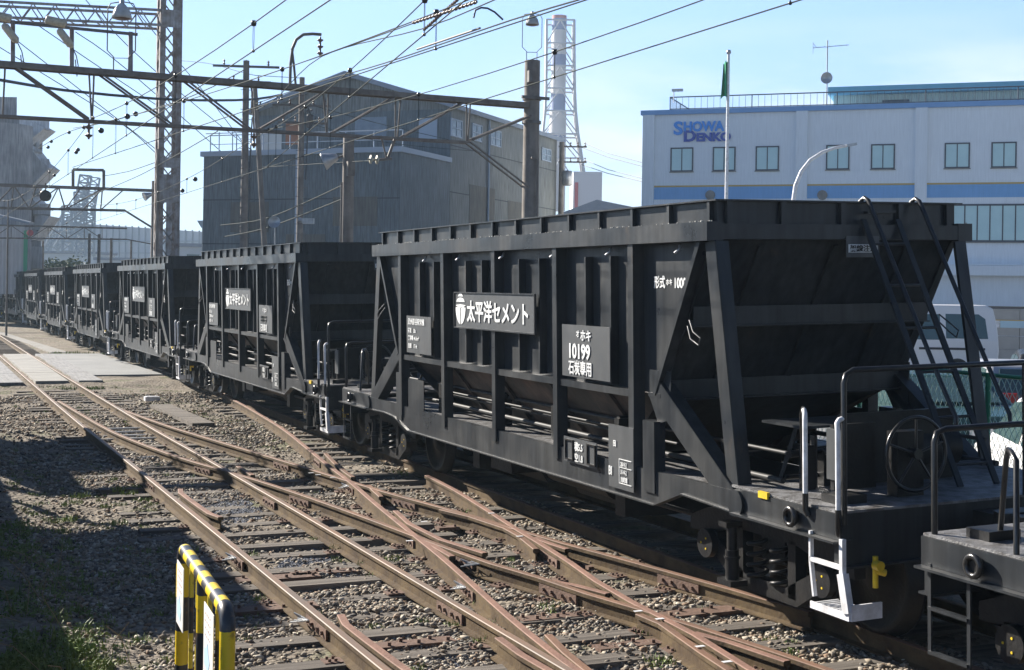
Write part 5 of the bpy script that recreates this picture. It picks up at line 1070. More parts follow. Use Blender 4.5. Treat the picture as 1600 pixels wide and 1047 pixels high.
# ---- chimney stack in a white lattice, pale block, power pole
STK = mat('stack_white', (.62, .62, .64), .7, col2=(.55, .55, .58), scale=.1); STB = mat('stack_blue', (.22, .27, .45), .7); STR = mat('stack_red', (.5, .2, .18), .7)
ch = thing('chimney', 'tall white and blue banded chimney inside a white lattice tower', 'chimney'); B = pD(874, 30, 300); bx = Vector((B.x, B.y, 0)); ZC_ = lambda v: pD(874, v, 300).z
for v0, v1, m in ((30, 48, STB), (48, 86, STK), (86, 104, STB), (104, 148, STK), (148, 175, STB), (175, 212, STK), (212, 222, STB), (222, 330, STK), (25, 30, STR)):
    MB().cyl(bx + Vector((0, 0, ZC_(v1))), bx + Vector((0, 0, ZC_(v0))), 1.62 if v1 < 200 else 1.85, 24).obj('stack_band', m, ch)
def ring(v, hw, uc=875): c = pD(uc, v, 300); return [c + RIGHT * (a * hw) + FWD * (b * hw) for a, b in ((-1, -1), (1, -1), (1, 1), (-1, 1))]
lv = [(35, 3.0), (71, 3.0), (106, 3.05), (141, 3.1), (176, 3.3), (212, 3.8), (250, 4.6), (330, 6.2)]
for (v0, h0_), (v1, h1_) in zip(lv, lv[1:]):
    a, b = ring(v0, h0_), ring(v1, h1_); q = MB()
    for k in range(4):
        q.cyl(a[k], b[k], .28, 6); q.cyl(a[k], a[(k + 1) % 4], .2, 6); m_ = (a[k] + a[(k + 1) % 4]) / 2; q.cyl(m_, b[k], .15, 6); q.cyl(m_, b[(k + 1) % 4], .15, 6)
    q.obj('lattice_stage', STK, ch)
pbk = thing('plant_block', 'pale block with a red stripe in front of the chimney foot', 'building'); a = pD(896, 268, 210); b = pD(941, 268, 210); q = MB(); M = frame_M(Vector((a.x, a.y, 0)), RIGHT); q.box(0, (b - a).length, 0, 12, 0, a.z); o = q.obj('wall', mat('pale_panel', (.72, .72, .75), .8), pbk); o.matrix_local = M
q = MB(); q.box(.25, .75, -.15, -.02, pD(900, 330, 210).z, pD(900, 285, 210).z); o = q.obj('red_stripe', mat('red_stripe', (.62, .12, .14), .7), pbk); o.matrix_local = M
ro = thing('low_roofs', 'low grey roofs seen between the pole and the office block', 'building'); 
q = MB(); a = pD(868, 335, 120); M = frame_M(Vector((a.x, a.y, 0)), RIGHT); za, zb = pD(930, 312, 120).z, pD(868, 336, 120).z; q.prism([(0, 0), (0, zb), (3.6, za), (9.5, zb + .3), (9.5, 0)], 0, 14, lambda a, b, t: (a, t, b)); o = q.obj('roof', ROOFW, ro); o.matrix_local = M
t = thing('utility_pole', 'dark power pole with two cross arms beside the warehouse corner', 'pole'); P_ = pD(878, 222, 85); MB().tube([Vector((P_.x, P_.y, 0)), P_], [.2, .15], 12).obj('pole', CONCP, t)
for v in (229, 253):
    c = Vector((P_.x, P_.y, pD(878, v, 85).z)); q = MB(); q.bar(c - RIGHT * .2, c + RIGHT * 1.55, .10, .09); q.obj('cross_arm', STEELD, t)
    for k in range(4): q = MB(); insul(q, c + RIGHT * (.1 + k * .45), (0, 0, 1), .3, 2, .08); q.obj('insulator', CERD, t)
q = MB(); q.lathe([(.0, 0), (.3, 0), (.3, .9), (0, .95)], 14, Matrix.Translation((P_.x + .3, P_.y - .2, pD(878, 290, 85).z))); q.obj('transformer', GALV, t)
for i, (v, dv) in enumerate(((224, 30), (230, 30), (250, 29), (257, 27))):
    o = MB().tube([pD(914 - (i % 2) * 6, v, 85), pD(950, v + dv * .52, 82), pD(1004, v + dv, 78)], .02, 5).obj('power_line', WIRED); tag(o, 'thin power line running from the dark power pole to the office block', 'wire', 'power lines between the dark pole and the office')

# ---- concrete plant on the left
PLC = mat('plant_concrete', (.34, .35, .37), .85, col2=(.22, .23, .25), scale=.6, streak=.3)
PLC2 = mat('plant_light_concrete', (.62, .63, .65), .85, col2=(.48, .49, .51), scale=1.2, streak=.2)
cp_ = thing('concrete_plant', 'tall grey concrete silo plant with sloping chutes at the left edge', 'building'); D_ = 92
SHED0 = mat('light_steel', (.45, .47, .5), .7)
def cb(u0, u1, v0, v1, dep=6., m=PLC, nm='block', dd=0, par=None):
    a = pD(u0, v0, D_ + dd); b = pD(u1, v1, D_ + dd); M = frame_M(Vector((a.x, a.y, 0)), RIGHT); rv = ray(u1, 450); rv.z = 0; rv.normalize(); M[0][1], M[1][1] = rv.x, rv.y; o = MB().box(0, (b - a).dot(RIGHT), 0, dep, b.z, a.z).obj(nm, m, par or cp_); o.data.transform(M); return o
cb(-90, 26, 150, 180, 8); cb(-90, 62, 182, 520, 8, dd=.6)
for u0, u1, v0, v1 in ((30, 77, 187, 203), (52, 77, 248, 268), (52, 79, 318, 335), (40, 66, 385, 420), (-20, 58, 268, 272), (-20, 66, 232, 237)): cb(u0, u1, v0, v1, 3, dd=-1.8, nm='ledge', m=PLC2)
for u0, u1, v0, v1 in ((24, 29, 203, 350), (56, 60, 203, 350)): cb(u0, u1, v0, v1, .6, dd=-.6, nm='column', m=PLC2)
for pts in (((52, 190), (70, 200), (30, 232), (12, 216)), ((10, 215), (30, 210), (62, 250), (48, 262)), ((60, 250), (77, 262), (40, 300), (22, 292)), ((28, 290), (40, 300), (62, 322), (50, 326)), ((60, 335), (77, 338), (50, 375), (42, 370))):
    vs = [pD(u, v, D_ - 2) for u, v in pts]; q = MB(); n = 4; q.add(vs + [p + FWD * 2.2 for p in vs], [(0, 1, 2, 3), (7, 6, 5, 4)] + [(i, i + 4, (i + 1) % 4 + 4, (i + 1) % 4) for i in range(4)]); q.obj('chute', PLC2, cp_)
for u0, u1, v0, v1 in ((0, 50, 232, 236), (0, 62, 300, 305), (20, 62, 270, 274)): cb(u0, u1, v0, v1, 1, dd=-1.5, nm='beam')
for u0, u1, v0, v1 in ((8, 14, 236, 300), (30, 34, 305, 352), (10, 13, 305, 352)): cb(u0, u1, v0, v1, .5, dd=-1.6, nm='column', m=SHED0)
RECESS_SHADE = mat('plant_recess_shade', (.09, .095, .105), .9, col2=(.15, .155, .17), scale=1.5)  # dark flat panels paint in the shade of the plant's recesses
for u0, u1, v0, v1 in ((-20, 20, 205, 232), (30, 52, 208, 232), (2, 60, 242, 268), (22, 60, 278, 298), (2, 62, 308, 318), (2, 40, 322, 350), (4, 16, 160, 178)): cb(u0, u1, v0, v1, .2, dd=.35, nm='shade_panel', m=RECESS_SHADE)
q = MB(); c = pD(2, 245, D_ - 4); q.cyl(Vector((c.x, c.y, 2)), Vector((c.x, c.y, c.z + 2.)), 1.9, 28); q.obj('silo', PLC, cp_)
SHED = corr('shed_sheet', (.42, .44, .46), (.34, .36, .39), 8, .12); SGRN = mat('shed_green', (.03, .28, .16), .7)
sh = thing('metal_shed', 'pale corrugated shed with a green corner post at the left edge', 'shed')
cb(-70, 37, 352, 460, 5, SHED, 'wall', -9, sh); cb(37.2, 42, 360, 460, 2, SGRN, 'corner_post', -9.1, sh)
q = MB(); q.bar(pD(-30, 330, 80), pD(49, 349, 80), .8, .14); q.obj('roof', ROOFW, sh)
q = MB(); c = pD(47, 364, 80); q.lathe([(0, 0), (.19, .0), (.19, .08), (0, .08)], 20, Matrix.Translation(c) @ Matrix.Rotation(math.pi / 2, 4, 'X') @ Matrix.Rotation(math.radians(0), 4, 'Z')); o = q.obj('round_sign', mat('sign_red', (.45, .12, .14), .6)); tag(o, 'round reddish sign at the corner of the pale shed', 'sign')
# ---- far structures in the haze
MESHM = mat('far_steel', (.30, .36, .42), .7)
cr = thing('conveyor_tower', 'leaning bluish steel lattice conveyor tower in the distance left of the lattice tower', 'tower')
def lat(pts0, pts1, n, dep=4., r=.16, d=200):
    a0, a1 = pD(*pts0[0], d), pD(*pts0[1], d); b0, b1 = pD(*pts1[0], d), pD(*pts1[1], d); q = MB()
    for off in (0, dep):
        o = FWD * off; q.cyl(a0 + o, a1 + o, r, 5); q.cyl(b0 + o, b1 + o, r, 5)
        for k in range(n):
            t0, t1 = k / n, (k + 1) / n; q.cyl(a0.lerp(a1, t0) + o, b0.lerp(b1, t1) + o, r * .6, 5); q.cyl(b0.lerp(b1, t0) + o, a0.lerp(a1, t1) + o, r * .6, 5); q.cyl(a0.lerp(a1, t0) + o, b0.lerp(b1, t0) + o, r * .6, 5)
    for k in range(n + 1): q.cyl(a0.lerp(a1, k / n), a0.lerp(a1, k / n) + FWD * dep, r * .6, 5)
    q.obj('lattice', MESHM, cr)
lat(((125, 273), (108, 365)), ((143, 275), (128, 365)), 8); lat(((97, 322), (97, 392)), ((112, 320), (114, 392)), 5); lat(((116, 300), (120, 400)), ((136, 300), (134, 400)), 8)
lat(((70, 385), (100, 330)), ((76, 392), (108, 338)), 4)
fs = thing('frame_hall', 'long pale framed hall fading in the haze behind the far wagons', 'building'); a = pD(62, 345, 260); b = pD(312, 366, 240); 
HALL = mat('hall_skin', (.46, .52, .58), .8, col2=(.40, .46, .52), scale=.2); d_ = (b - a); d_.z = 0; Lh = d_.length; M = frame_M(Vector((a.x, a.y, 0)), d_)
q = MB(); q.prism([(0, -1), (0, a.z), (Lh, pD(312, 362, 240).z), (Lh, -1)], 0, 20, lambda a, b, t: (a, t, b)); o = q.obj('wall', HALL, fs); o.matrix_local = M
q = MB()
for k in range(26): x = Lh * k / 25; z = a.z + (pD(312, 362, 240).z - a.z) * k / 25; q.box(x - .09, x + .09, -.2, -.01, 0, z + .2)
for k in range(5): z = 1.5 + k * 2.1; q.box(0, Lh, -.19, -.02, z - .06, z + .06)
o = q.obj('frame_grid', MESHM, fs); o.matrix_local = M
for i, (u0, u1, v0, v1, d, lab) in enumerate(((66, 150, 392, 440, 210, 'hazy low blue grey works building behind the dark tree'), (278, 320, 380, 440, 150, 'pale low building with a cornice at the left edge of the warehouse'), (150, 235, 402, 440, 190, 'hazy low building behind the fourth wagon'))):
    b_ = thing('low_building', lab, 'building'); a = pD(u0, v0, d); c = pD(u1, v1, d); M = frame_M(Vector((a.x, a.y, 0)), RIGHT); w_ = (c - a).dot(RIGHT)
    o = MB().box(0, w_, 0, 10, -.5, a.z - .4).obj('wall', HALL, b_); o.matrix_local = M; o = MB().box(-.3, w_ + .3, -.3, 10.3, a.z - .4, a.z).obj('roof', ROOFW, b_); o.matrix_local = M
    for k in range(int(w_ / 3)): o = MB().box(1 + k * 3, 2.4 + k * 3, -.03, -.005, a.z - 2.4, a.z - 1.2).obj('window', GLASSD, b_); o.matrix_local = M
b_ = thing('annex_hut', 'small pale hut with a sloped cornice touching the warehouse on its left', 'building'); a = pD(309, 345, 78); M = frame_M(Vector((a.x, a.y, 0)), RIGHT)
q = MB(); q.box(.25, 1.8, 0, 4, -.3, a.z - .35); o = q.obj('wall', SHED, b_); o.matrix_local = M; q = MB(); q.prism([(0, a.z), (.25, a.z - .4), (2, a.z - .4), (2, a.z + .05)], -.2, 4.2, lambda a, b, t: (a, t, b)); o = q.obj('cornice', WTRIM, b_); o.matrix_local = M

# ---- street wall behind the van
wl = thing('street_wall', 'grey block wall with a pale blue stripe behind the parked van', 'wall'); BLK2 = mat('block_wall', (.40, .385, .36), .85, col2=(.33, .32, .30), scale=1.2, bump=.3)
a = pD(1420, 480, 47); dW = cam2(.97, -.24); M = frame_M(Vector((a.x, a.y, 0)), dW); zt3 = hit(1575, 483, Vector((a.x, a.y, 0)), dW)[1]
Hh = lambda u, v: hit(u, v, Vector((a.x, a.y, 0)), dW)
n = 5; h = (zt3 + .2) / n
for k in range(n):
    q = MB()
    for j in range(14): q.box(j * 1.2 + .008, j * 1.2 + 1.192, .0, .18, -.2 + k * h + .008, -.2 + (k + 1) * h - .008)
    o = q.obj('block_course', BLK2, wl); o.matrix_local = M
o = MB().box(0, 16.8, -.03, .20, zt3, zt3 + .09).obj('coping', mat('coping', (.10, .09, .085), .8), wl); o.matrix_local = M
s0, z1 = Hh(1563, 501); _, z0 = Hh(1563, 512); o = MB().box(s0, 16.8, -.02, -.004, z0, z1).obj('blue_stripe', mat('pale_blue', (.42, .58, .66), .7), wl); o.matrix_local = M; o = MB().box(s0 - .4, s0 - .02, -.02, -.004, z0, z1).obj('white_square', WHITE, wl); o.matrix_local = M
o = MB().box(s0 - .4, 16.8, -.022, -.004, z1 + .002, z1 + .03).obj('ochre_stripe', YELB, wl); o.matrix_local = M
# ================================================================== CARS, CHAIN FENCE, BARRIER
TYRE = mat('tyre', (.02, .02, .021), .85); RIM = mat('rim', (.45, .46, .47), .35, metal=.7); CGL = mat('car_glass', (.05, .09, .09), .06, spec=.8)
CARW = mat('car_white', (.74, .75, .76), .25, spec=.6); CARS_ = mat('car_silver', (.50, .51, .53), .28, metal=.4); CARG = mat('car_dark_green', (.03, .07, .065), .25, spec=.6); CARD = mat('car_dark', (.03, .032, .036), .25, spec=.6); VANP = mat('van_silver', (.80, .78, .76), .3, col2=(.74, .73, .72), scale=.5)
REDL = mat('red_lamp', (.55, .02, .015), .2); AMBER = mat('amber_lamp', (.8, .35, .1), .2); TRIMM = mat('dark_trim', (.03, .03, .032), .6); NPW = mat('number_plate_white', (.7, .7, .68), .5)
def car(label, cat_, loc, rz, prof, glassp, wid, wb, paint, wr=.31, van=False, group=None):
    """prof: side outline (y,z), rear at +y; glassp: glasshouse polygons"""
    t = thing(cat_, label, cat_.replace('_', ' '), loc, (0, 0, rz), group); W2 = wid / 2
    bz = 1.10 if van else .92; ins = lambda z: max(0, (z - bz)) * (.16 if van else .30)
    def clip(poly, up):
        out = []
        for (p, r) in zip(poly, poly[1:] + poly[:1]):
            ip, ir = (p[1] >= bz) == up or p[1] == bz, (r[1] >= bz) == up or r[1] == bz
            if ip: out.append(p)
            if (p[1] - bz) * (r[1] - bz) < 0: k = (bz - p[1]) / (r[1] - p[1]); out.append((p[0] + k * (r[0] - p[0]), bz))
        return out
    lo_p, up_p = clip(prof, False), clip(prof, True); q = MB()
    for pl in (lo_p, up_p):
        n = len(pl); vs = [(s * (W2 - ins(z)), y, z) for s in (-1, 1) for y, z in pl]
        q.add(vs, [tuple(range(n))[::-1], tuple(range(n, 2 * n))] + [(i, (i + 1) % n, (i + 1) % n + n, i + n) for i in range(n) if not (pl[i][1] == bz and pl[(i + 1) % n][1] == bz)])
    o = q.obj('body', paint, t); bv = o.modifiers.new('bevel', 'BEVEL'); bv.width = .05; bv.segments = 3; bv.limit_method = 'ANGLE'; bv.angle_limit = math.radians(25)
    wl = o.modifiers.new('weld', 'WELD'); wl.merge_threshold = .001; o.modifiers.move(1, 0)
    for f in o.data.polygons: f.use_smooth = False
    for gp in glassp:
        for s in (-1, 1):
            q = MB(); x = lambda z: s * (W2 - ins(z) + .008); q.add([(x(z), y, z) for y, z in gp] + [(x(z) - s * .03, y, z) for y, z in gp], [tuple(range(len(gp))), tuple(range(2 * len(gp) - 1, len(gp) - 1, -1))] + [(i, (i + 1) % len(gp), (i + 1) % len(gp) + len(gp), i + len(gp)) for i in range(len(gp))]); q.obj('side_window', CGL, t)
    for y in (-wb / 2, wb / 2):
        for s in (-1, 1):
            q = MB(); M = Matrix.Translation((s * (W2 - .10), y, wr)) @ Matrix.Rotation(math.pi / 2 * s, 4, 'Y'); q.lathe([(wr * .62, .10), (wr * .9, .115), (wr, .08), (wr, -.08), (wr * .9, -.1)], 26, M); w_ = q.obj('wheel', TYRE, t)
            q = MB(); q.lathe([(0, .085), (wr * .3, .095), (wr * .62, .08), (wr * .64, .105)], 20, M); q.obj('rim', RIM, w_)
            q = MB(); q.lathe([(wr * 1.02, .062), (wr * 1.2, .066), (wr * 1.2, .04)], 26, M); q.obj('wheel_arch', TRIMM, t)
    return t
sedan = [(-2.2, .25), (-2.28, .45), (-2.22, .68), (-1.35, .92), (-.75, 1.38), (-.2, 1.47), (.6, 1.46), (1.35, 1.08), (2.1, .98), (2.25, .6), (2.2, .28)]
hatch = [(-1.9, .25), (-1.95, .5), (-1.85, .78), (-1.05, .98), (-.35, 1.46), (.3, 1.55), (1.3, 1.50), (1.75, 1.02), (1.85, .55), (1.8, .28)]
vanp = [(-2.3, .28), (-2.35, .6), (-2.25, .95), (-1.85, 1.15), (-1.15, 1.95), (-.9, 2.02), (2.05, 2.04), (2.24, 1.96), (2.33, 1.5), (2.37, .85), (2.33, .3)]
def rear(t, y, W2, z0, z1, lw=.28, zb=.55, bump=None, wz=(1.02, 1.42), wy=(.0, -.35), ww=.6):
    for s in (-1, 1):
        q = MB(); q.box(min(s * (W2 - .04), s * (W2 - lw)), max(s * (W2 - .04), s * (W2 - lw)), y - .12, y + .03, z0, z1); q.obj('tail_lamp', REDL, t)
    q = MB(); q.box(-W2 + .03, W2 - .03, y - .05, y + .07, .32, zb); q.obj('bumper', bump or CARW, t); q = MB(); q.box(-.17, .17, y + .03, y + .045, .72, .88); q.obj('number_plate', NPW, t)
    q = MB(); q.prism([(-ww, 0), (ww, 0), (ww * .88, 1), (-ww * .88, 1)], 0, .03, lambda a, b, t_: (a, y + wy[0] + (wy[1] - wy[0]) * b + t_, wz[0] + (wz[1] - wz[0]) * b)); q.obj('rear_window', CGL, t)
# van: side on to the camera, nose to the left
pV = pD(1560, 520, 36); pV.z = -.05
v_ = car('silver van with dark side windows parked in front of the block wall', 'van', pV - RIGHT * 2.35 + FWD * .8 + UP * .28, math.atan2(RIGHT.y, RIGHT.x) - math.pi / 2 - .06, vanp, [[(-1.15, 1.15), (-.85, 1.75), (-.35, 1.78), (-.35, 1.12)], [(-.2, 1.12), (-.2, 1.78), (.85, 1.79), (.85, 1.12)], [(1.0, 1.16), (1.0, 1.8), (1.85, 1.8), (2.02, 1.68), (2.08, 1.16)]], 1.7, 2.6, VANP, .33, True)
for s in (-1, 1):
    q = MB(); q.box(min(s * .856, s * .868), max(s * .856, s * .868), .3, 2.0, .86, .92); q.obj('door_rail', TRIMM, v_); q = MB(); q.box(min(s * .852, s * .862), max(s * .852, s * .862), -.29, -.275, .4, 1.85); q.obj('door_gap', TRIMM, v_)
q = MB(); q.box(-.80, -.5, 2.33, 2.4, .5, 1.0); q.obj('tail_panel', TRIMM, v_)
# cars behind the mesh fence
wv = Matrix.Rotation(0, 4, 'Z')
def gpos(u, v, d): p = pD(u, v, d); return Vector((p.x, p.y, -.08))
c1 = car('silver hatchback with red tail lamps behind the green mesh fence', 'car', gpos(1580, 640, 23.3), math.radians(150), hatch, [[(-.95, 1.0), (-.4, 1.4), (.25, 1.45), (.25, .98)], [(.35, .98), (.35, 1.45), (1.15, 1.42), (1.35, 1.02)]], 1.65, 2.4, CARS_)
rear(c1, 1.84, .82, .93, 1.08, .46, .6, None, (1.06, 1.44), (-.05, -.42), .62)
c2 = car('dark green saloon car behind the mesh fence, seen between ladder and hopper', 'car', gpos(1448, 640, 20.5), math.radians(158), sedan, [[(-1.1, .98), (-.68, 1.33), (-.1, 1.4), (-.1, .96)], [(0, .96), (0, 1.4), (.55, 1.38), (1.1, 1.06)]], 1.7, 2.6, CARG)
rear(c2, 2.2, .84, .72, .9, .3, .6, CARG, (1.12, 1.42), (-.85, -1.5), .6)
q = MB(); q.prism([(-.62, 0), (.62, 0), (.54, 1), (-.54, 1)], 0, .03, lambda a, b, t_: (a, -1.33 + .6 * b - t_, .96 + .42 * b)); q.obj('windscreen', CGL, c2)
c4 = car('dark car at the right edge between the van and the fence', 'car', gpos(1640, 600, 27.5), math.radians(140), hatch, [[(-.95, 1.0), (-.4, 1.4), (.25, 1.45), (.25, .98)], [(.35, .98), (.35, 1.45), (1.15, 1.42), (1.35, 1.02)]], 1.65, 2.4, CARD)
rear(c4, 1.84, .82, .88, 1.06)
c5 = car('white car with a red bumper stripe low behind the fence at the right edge', 'car', gpos(1700, 700, 15.2), math.radians(180 - 30), hatch, [[(-.95, 1.0), (-.4, 1.4), (.25, 1.45), (.25, .98)], [(.35, .98), (.35, 1.45), (1.15, 1.42), (1.35, 1.02)]], 1.65, 2.4, CARW)
rear(c5, 1.84, .82, .55, .75, .5)
# green chain link fence, parallel to the track
FG = mat('fence_green', (.02, .24, .12), .5); FW = mat('fence_wire', (.48, .68, .60), .35, metal=.3)
XF = 9.75; fe = thing('chain_link_fence', 'green chain link fence running behind the wagon deck at the right', 'fence')
zt4 = pX(1480, 580, XF).z
for y in np.arange(2.5, 32, 2.0): q = MB(); q.cyl((XF, y, -.3), (XF, y, zt4 + .02), .028, 10); q.obj('post', FG, fe)
MB().cyl((XF, 2.5, zt4), (XF, 32, zt4), .022, 8).obj('top_rail', FG, fe); MB().cyl((XF, 2.5, .0), (XF, 32, .0), .015, 8).obj('bottom_rail', FG, fe)
q = MB(); st = .056; h = zt4 - .02; y = 5.0
while y < 17:
    for s in (-1, 1):
        n = int(h / .065); pts = []
        for k in range(n + 1): pts.append((XF + (.004 if k % 2 else -.004), y + s * (.0375 if k % 2 else 0), .0 + k * h / n))
        q.tube(pts, .0036, 3, cap=False)
    y += .075
o = q.obj('mesh', FW, fe)
# yellow and black tube barrier
YB = bpy.data.materials.new('hazard_stripes'); YB.use_nodes = True
def hazard(nm, axis, per, off, yc=(.80, .56, .02), bc=(.035, .036, .04)):
    m = bpy.data.materials.new(nm); m.use_nodes = True; t = m.node_tree; p = t.nodes['Principled BSDF']; p.inputs['Roughness'].default_value = .35
    tcn = t.nodes.new('ShaderNodeTexCoord'); sp = t.nodes.new('ShaderNodeSeparateXYZ'); t.links.new(tcn.outputs['Object'], sp.inputs[0])
    n = t.nodes.new('ShaderNodeTexNoise'); n.inputs['Scale'].default_value = 30; t.links.new(tcn.outputs['Object'], n.inputs['Vector'])
    a = mth('ADD', sp.outputs[axis], mth('MULTIPLY', n.outputs[0], .012, t), t); f_ = mth('FRACT', mth('ADD', mth('DIVIDE', a, per, t), off, t), 0, t); st_ = mth('GREATER_THAN', f_, .5, t)
    n2 = t.nodes.new('ShaderNodeTexNoise'); n2.inputs['Scale'].default_value = 14; n2.inputs['Detail'].default_value = 8; t.links.new(tcn.outputs['Object'], n2.inputs['Vector'])
    x = t.nodes.new('ShaderNodeMix'); x.data_type = 'RGBA'; t.links.new(st_, x.inputs[0]); x.inputs[6].default_value = (*yc, 1); x.inputs[7].default_value = (*bc, 1)
    w = t.nodes.new('ShaderNodeMix'); w.data_type = 'RGBA'; t.links.new(mth('MULTIPLY', mr(n2.outputs[0], .60, .68, 0, 1, t), .6, t), w.inputs[0]); t.links.new(x.outputs[2], w.inputs[6]); w.inputs[7].default_value = (.16, .09, .04, 1); t.links.new(w.outputs[2], p.inputs['Base Color']); return m
bpy.data.materials.remove(YB)
HT = hazard('hazard_top', 1, .30, .15); HV = hazard('hazard_post', 2, .40, .30); HV2 = hazard('hazard_bar', 2, .40, .10, (.75, .58, .05))
ba = thing('barrier', 'yellow and black striped tube barrier standing in the near left corner', 'barrier', (1.062, 0.05, 0), (0, 0, -.053)); yA, yB, zT = 8.18, 6.50, .965
SEM = []
q = MB(); ar = lambda s, yc: [(0, yc - s * .10 * math.cos(a), zT - .10 + .10 * math.sin(a)) for a in np.linspace(math.pi / 2, 0.0, 7)]
q.tube([(0, yA - .1, zT), (0, yB + .1, zT)], .038, 16); q.obj('top_tube', HT, ba)
for s, yc, in ((1, yB + .10), (-1, yA - .10)):
    pts = [(0, yc - s * .10 * math.sin(a), zT - .10 + .10 * math.cos(a)) for a in np.linspace(0, math.pi / 2, 7)] + [(0, yc - s * .10, -.3)]
    MB().tube(pts, .038, 16).obj('end_post', HV, ba)
MB().cyl((0, 7.30, -.3), (0, 7.30, zT - .01), .038, 16).obj('middle_post', HV, ba)
for y in (7.78, 7.52, 7.08, 6.80): MB().cyl((0, y, -.2), (0, y, zT - .02), .013, 8).obj('bar', HV2, ba)
MB().cyl((0, yA - .03, .05), (0, yB + .03, .05), .02, 8).obj('bottom_tube', HV2, ba)
NOT = mat('notice_white', (.74, .74, .72), .5, col2=(.62, .60, .57), scale=20); RT = mat('notice_red', (.62, .42, .38), .6, col2=(.70, .60, .56), scale=60); SKY_ = mat('notice_blue', (.40, .58, .72), .6)
for y0, y1 in ((8.05, 7.76), (6.94, 6.62)):
    nb_ = MB(); nb_.box(-.05, -.046, y1, y0, .56, .92); nb_o = nb_.obj('notice_board', NOT, ba)
    nb_ = MB(); nb_.box(-.05, -.046, y1, y0, .56, .92)
    for k in range(4):
        r_ = random.Random(k); q = MB()
        for j in range(4): yy = y0 - .045 - j * .05; q.box(-.052, -.0501, yy - .026, yy - r_.uniform(0, .01), .872 - k * .036, .882 - k * .036)
        q.obj('red_writing', RT, nb_o)
    q = MB(); q.prism([(y0 - .05, .62), (y0 - .18, .60), (y0 - .22, .66), (y0 - .17, .70), (y0 - .15, .74), (y0 - .10, .71), (y0 - .04, .70)], -.052, -.0501, lambda a, b, t_: (t_, a, b)); q.obj('blue_figure', SKY_, nb_o)
# ================================================================== VEGETATION
LEAF = mat('weed_leaf', (.10, .17, .03), .6, col2=(.20, .24, .05), scale=6); LEAF2 = mat('dark_leaf', (.035, .06, .02), .7, col2=(.06, .09, .03), scale=4); DRY = mat('dry_stalk', (.30, .22, .12), .8)
def blades(mb, c, n, h, spread, rnd, mi=0, w=.006, lean=.5):
    for _ in range(n):
        a = rnd.uniform(0, 6.28); r = spread * rnd.random() ** .5; p = Vector((c[0] + r * math.cos(a), c[1] + r * math.sin(a), c[2])); hh = h * rnd.uniform(.4, 1); b = rnd.uniform(0, 6.28); ln = rnd.uniform(.1, lean) * hh
        d = Vector((math.cos(b), math.sin(b), 0)); s_2 = Vector((-d.y, d.x, 0)) * w * rnd.uniform(.6, 1.6); m = p + d * ln * .35 + UP * hh * .6; e = p + d * ln + UP * hh
        mb.add([p - s_2, p + s_2, m + s_2 * .8, m - s_2 * .8, e], [(0, 1, 2, 3), (3, 2, 4)], mi)
def leaves(mb, c, n, R, rnd, s=.02, mi=0):
    for _ in range(n):
        v = Vector((rnd.gauss(0, 1), rnd.gauss(0, 1), abs(rnd.gauss(0, .8)))); v = v.normalized() * rnd.random() ** .4
        p = Vector((c[0] + v.x * R[0], c[1] + v.y * R[1], c[2] + v.z * R[2])); a = Vector((rnd.gauss(0, 1), rnd.gauss(0, 1), rnd.gauss(0, .5))).normalized(); b = a.cross(Vector((rnd.gauss(0, 1), rnd.gauss(0, 1), rnd.gauss(0, 1)))).normalized(); k = s * rnd.uniform(.6, 1.5)
        mb.add([p - a * k, p + b * k * .5, p + a * k, p - b * k * .5], [(0, 1, 2, 3)], mi)
R_ = random.Random(5)
q = MB()
for _ in range(230):   # small tufts among the stones
    y = 8 * (34 / 8) ** R_.random(); x = R_.uniform(1.3, 6.2)
    if 36 < y < 50: continue
    if patch(x, y, 1.1, 4.) < .12 and R_.random() < .75: continue
    z = float(gz(x, y)) + .01; blades(q, (x, y, z), 14, .05 + .04 * R_.random(), .06, R_, 0, .004); leaves(q, (x, y, z), 18, (.07, .07, .04), R_, .011, 0)
for _ in range(150):
    x = 1.2 + 1.5 * R_.random() ** 1.3; y = R_.uniform(9.5, 22); z = float(gz(x, y)); leaves(q, (x, y, z), 34, (.10, .10, .03), R_, .010, 0); blades(q, (x, y, z), 12, .06, .08, R_, 0, .004)
for _ in range(60):
    y = R_.uniform(22, 35); x = R_.uniform(4.6, 6.1); z = float(gz(x, y)); leaves(q, (x, y, z), 40, (.22, .22, .03), R_, .014, 0)
for u, v in ((840, 918), (858, 950), (735, 800), (505, 655), (100, 578), (117, 604), (122, 603), (130, 604), (212, 762), (230, 783), (200, 772), (100, 848), (110, 856), (90, 860), (125, 775), (185, 817), (1015, 990), (1030, 1035), (625, 740), (532, 858), (615, 875), (185, 765), (105, 812), (95, 830)):
    p = pZ(u, v, -.15)
    if p.y < 60: blades(q, (p.x, p.y, -.17), 40, .09, .12, R_, 0, .005); leaves(q, (p.x, p.y, -.17), 40, (.13, .13, .06), R_, .014, 0)
for y in np.arange(50.7, 53, .3): blades(q, (R_.uniform(4.6, 6.2), y, -.17), 60, .16, .3, R_, 0, .01)
for k in range(14): blades(q, (R_.uniform(3.0, 4.6), 35.9 + R_.uniform(-.5, .3), -.17), 60, .10, .25, R_, 0, .01)
o = q.obj('grass', LEAF); tag(o, 'small green weed tufts growing among the ballast stones', None, None, 'stuff')
q = MB()
for _ in range(70): x = R_.uniform(.60, 1.25) + .35 * R_.random() ** 3; y = R_.uniform(9.6, 15.5); z = float(gz(x, y)); leaves(q, (x, y, z), 60, (.15, .15, .07), R_, .015, 0); blades(q, (x, y, z), 10, .12, .12, R_, 0, .004, .8)
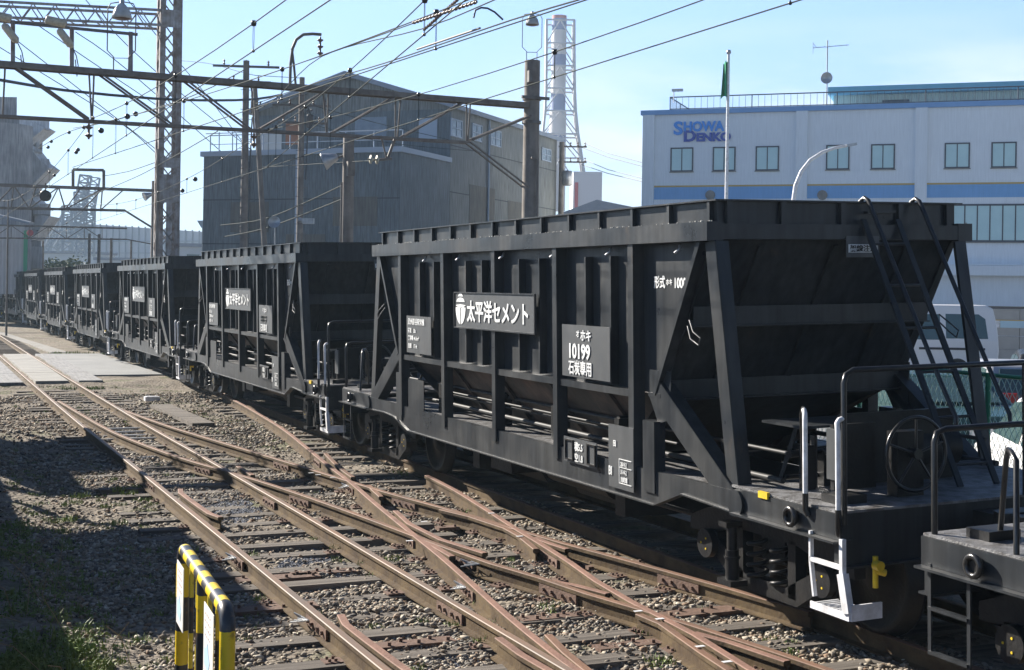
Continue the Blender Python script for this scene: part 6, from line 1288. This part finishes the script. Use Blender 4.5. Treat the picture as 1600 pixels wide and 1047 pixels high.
for _ in range(70): x = R_.uniform(.60, 1.25); y = R_.uniform(8.4, 10.4); z = float(gz(x, y)); leaves(q, (x, y, z), 90, (.11, .11, .09), R_, .014, 0); blades(q, (x, y, z), 16, .13, .10, R_, 0, .004, .8)
for _ in range(14): x = R_.uniform(.7, 1.5); y = R_.uniform(9, 13); a = Vector((x, y, float(gz(x, y)))); d = Vector((R_.gauss(0, .2), R_.gauss(0, .2), R_.uniform(.1, .35))); q.tube([a, a + d, a + d * 1.7 + Vector((R_.gauss(0, .1), 0, -.08))], .003, 4, 1)
o = q.obj('weeds', [LEAF, DRY]); tag(o, 'thick leafy weeds with dry stalks in the lower left corner', None, None, 'stuff')
def tree(label, c, h, r, n, leaf, s):
    t = thing('tree', label, 'tree', c); q = MB(); q.tube([(0, 0, 0), (.05 * h, 0, h * .4), (.02 * h, 0, h * .75)], [h * .04, h * .03, h * .01], 8)
    for k in range(7): a = k * .9; q.tube([(.03 * h, 0, h * (.25 + k * .06)), (r * .6 * math.cos(a), r * .6 * math.sin(a), h * (.45 + k * .05))], [h * .015, h * .005], 5)
    q.obj('trunk', DRY, t); q = MB(); rr = random.Random(int(h * 10))
    for k in range(26):
        a = rr.uniform(0, 6.28); e = rr.random(); cc = (r * .75 * math.cos(a) * e, r * .75 * math.sin(a) * e, h * rr.uniform(.3, .85)); leaves(q, cc, n // 26, (r * .42, r * .42, r * .38), rr, s)
    q.obj('crown', leaf, t)
a = pD(86, 440, 120); tree('dark bushy tree beyond the farthest wagons, beside the plant', Vector((a.x, a.y, -.3)), 4.9, 3.0, 5200, LEAF2, .16)
a = pD(20, 440, 98); tree('small dark shrub by the pale shed at the left edge', Vector((a.x - .8, a.y, -.3)), 3.1, 1.1, 1600, LEAF2, .1)
# ================================================================== HAZE
HZ = bpy.data.materials.new('haze'); HZ.use_nodes = True; t = HZ.node_tree; t.nodes.clear(); mo = t.nodes.new('ShaderNodeOutputMaterial'); pv = t.nodes.new('ShaderNodeVolumePrincipled'); pv.inputs['Color'].default_value = (.62, .82, 1, 1); pv.inputs['Density'].default_value = .0005; pv.inputs['Anisotropy'].default_value = .2
t.links.new(pv.outputs[0], mo.inputs['Volume'])
o = MB().box(-1000, 1000, -80, 1600, -1.5, 75).obj('haze', HZ); tag(o, kind='stuff', label='pale distant haze over the yard')
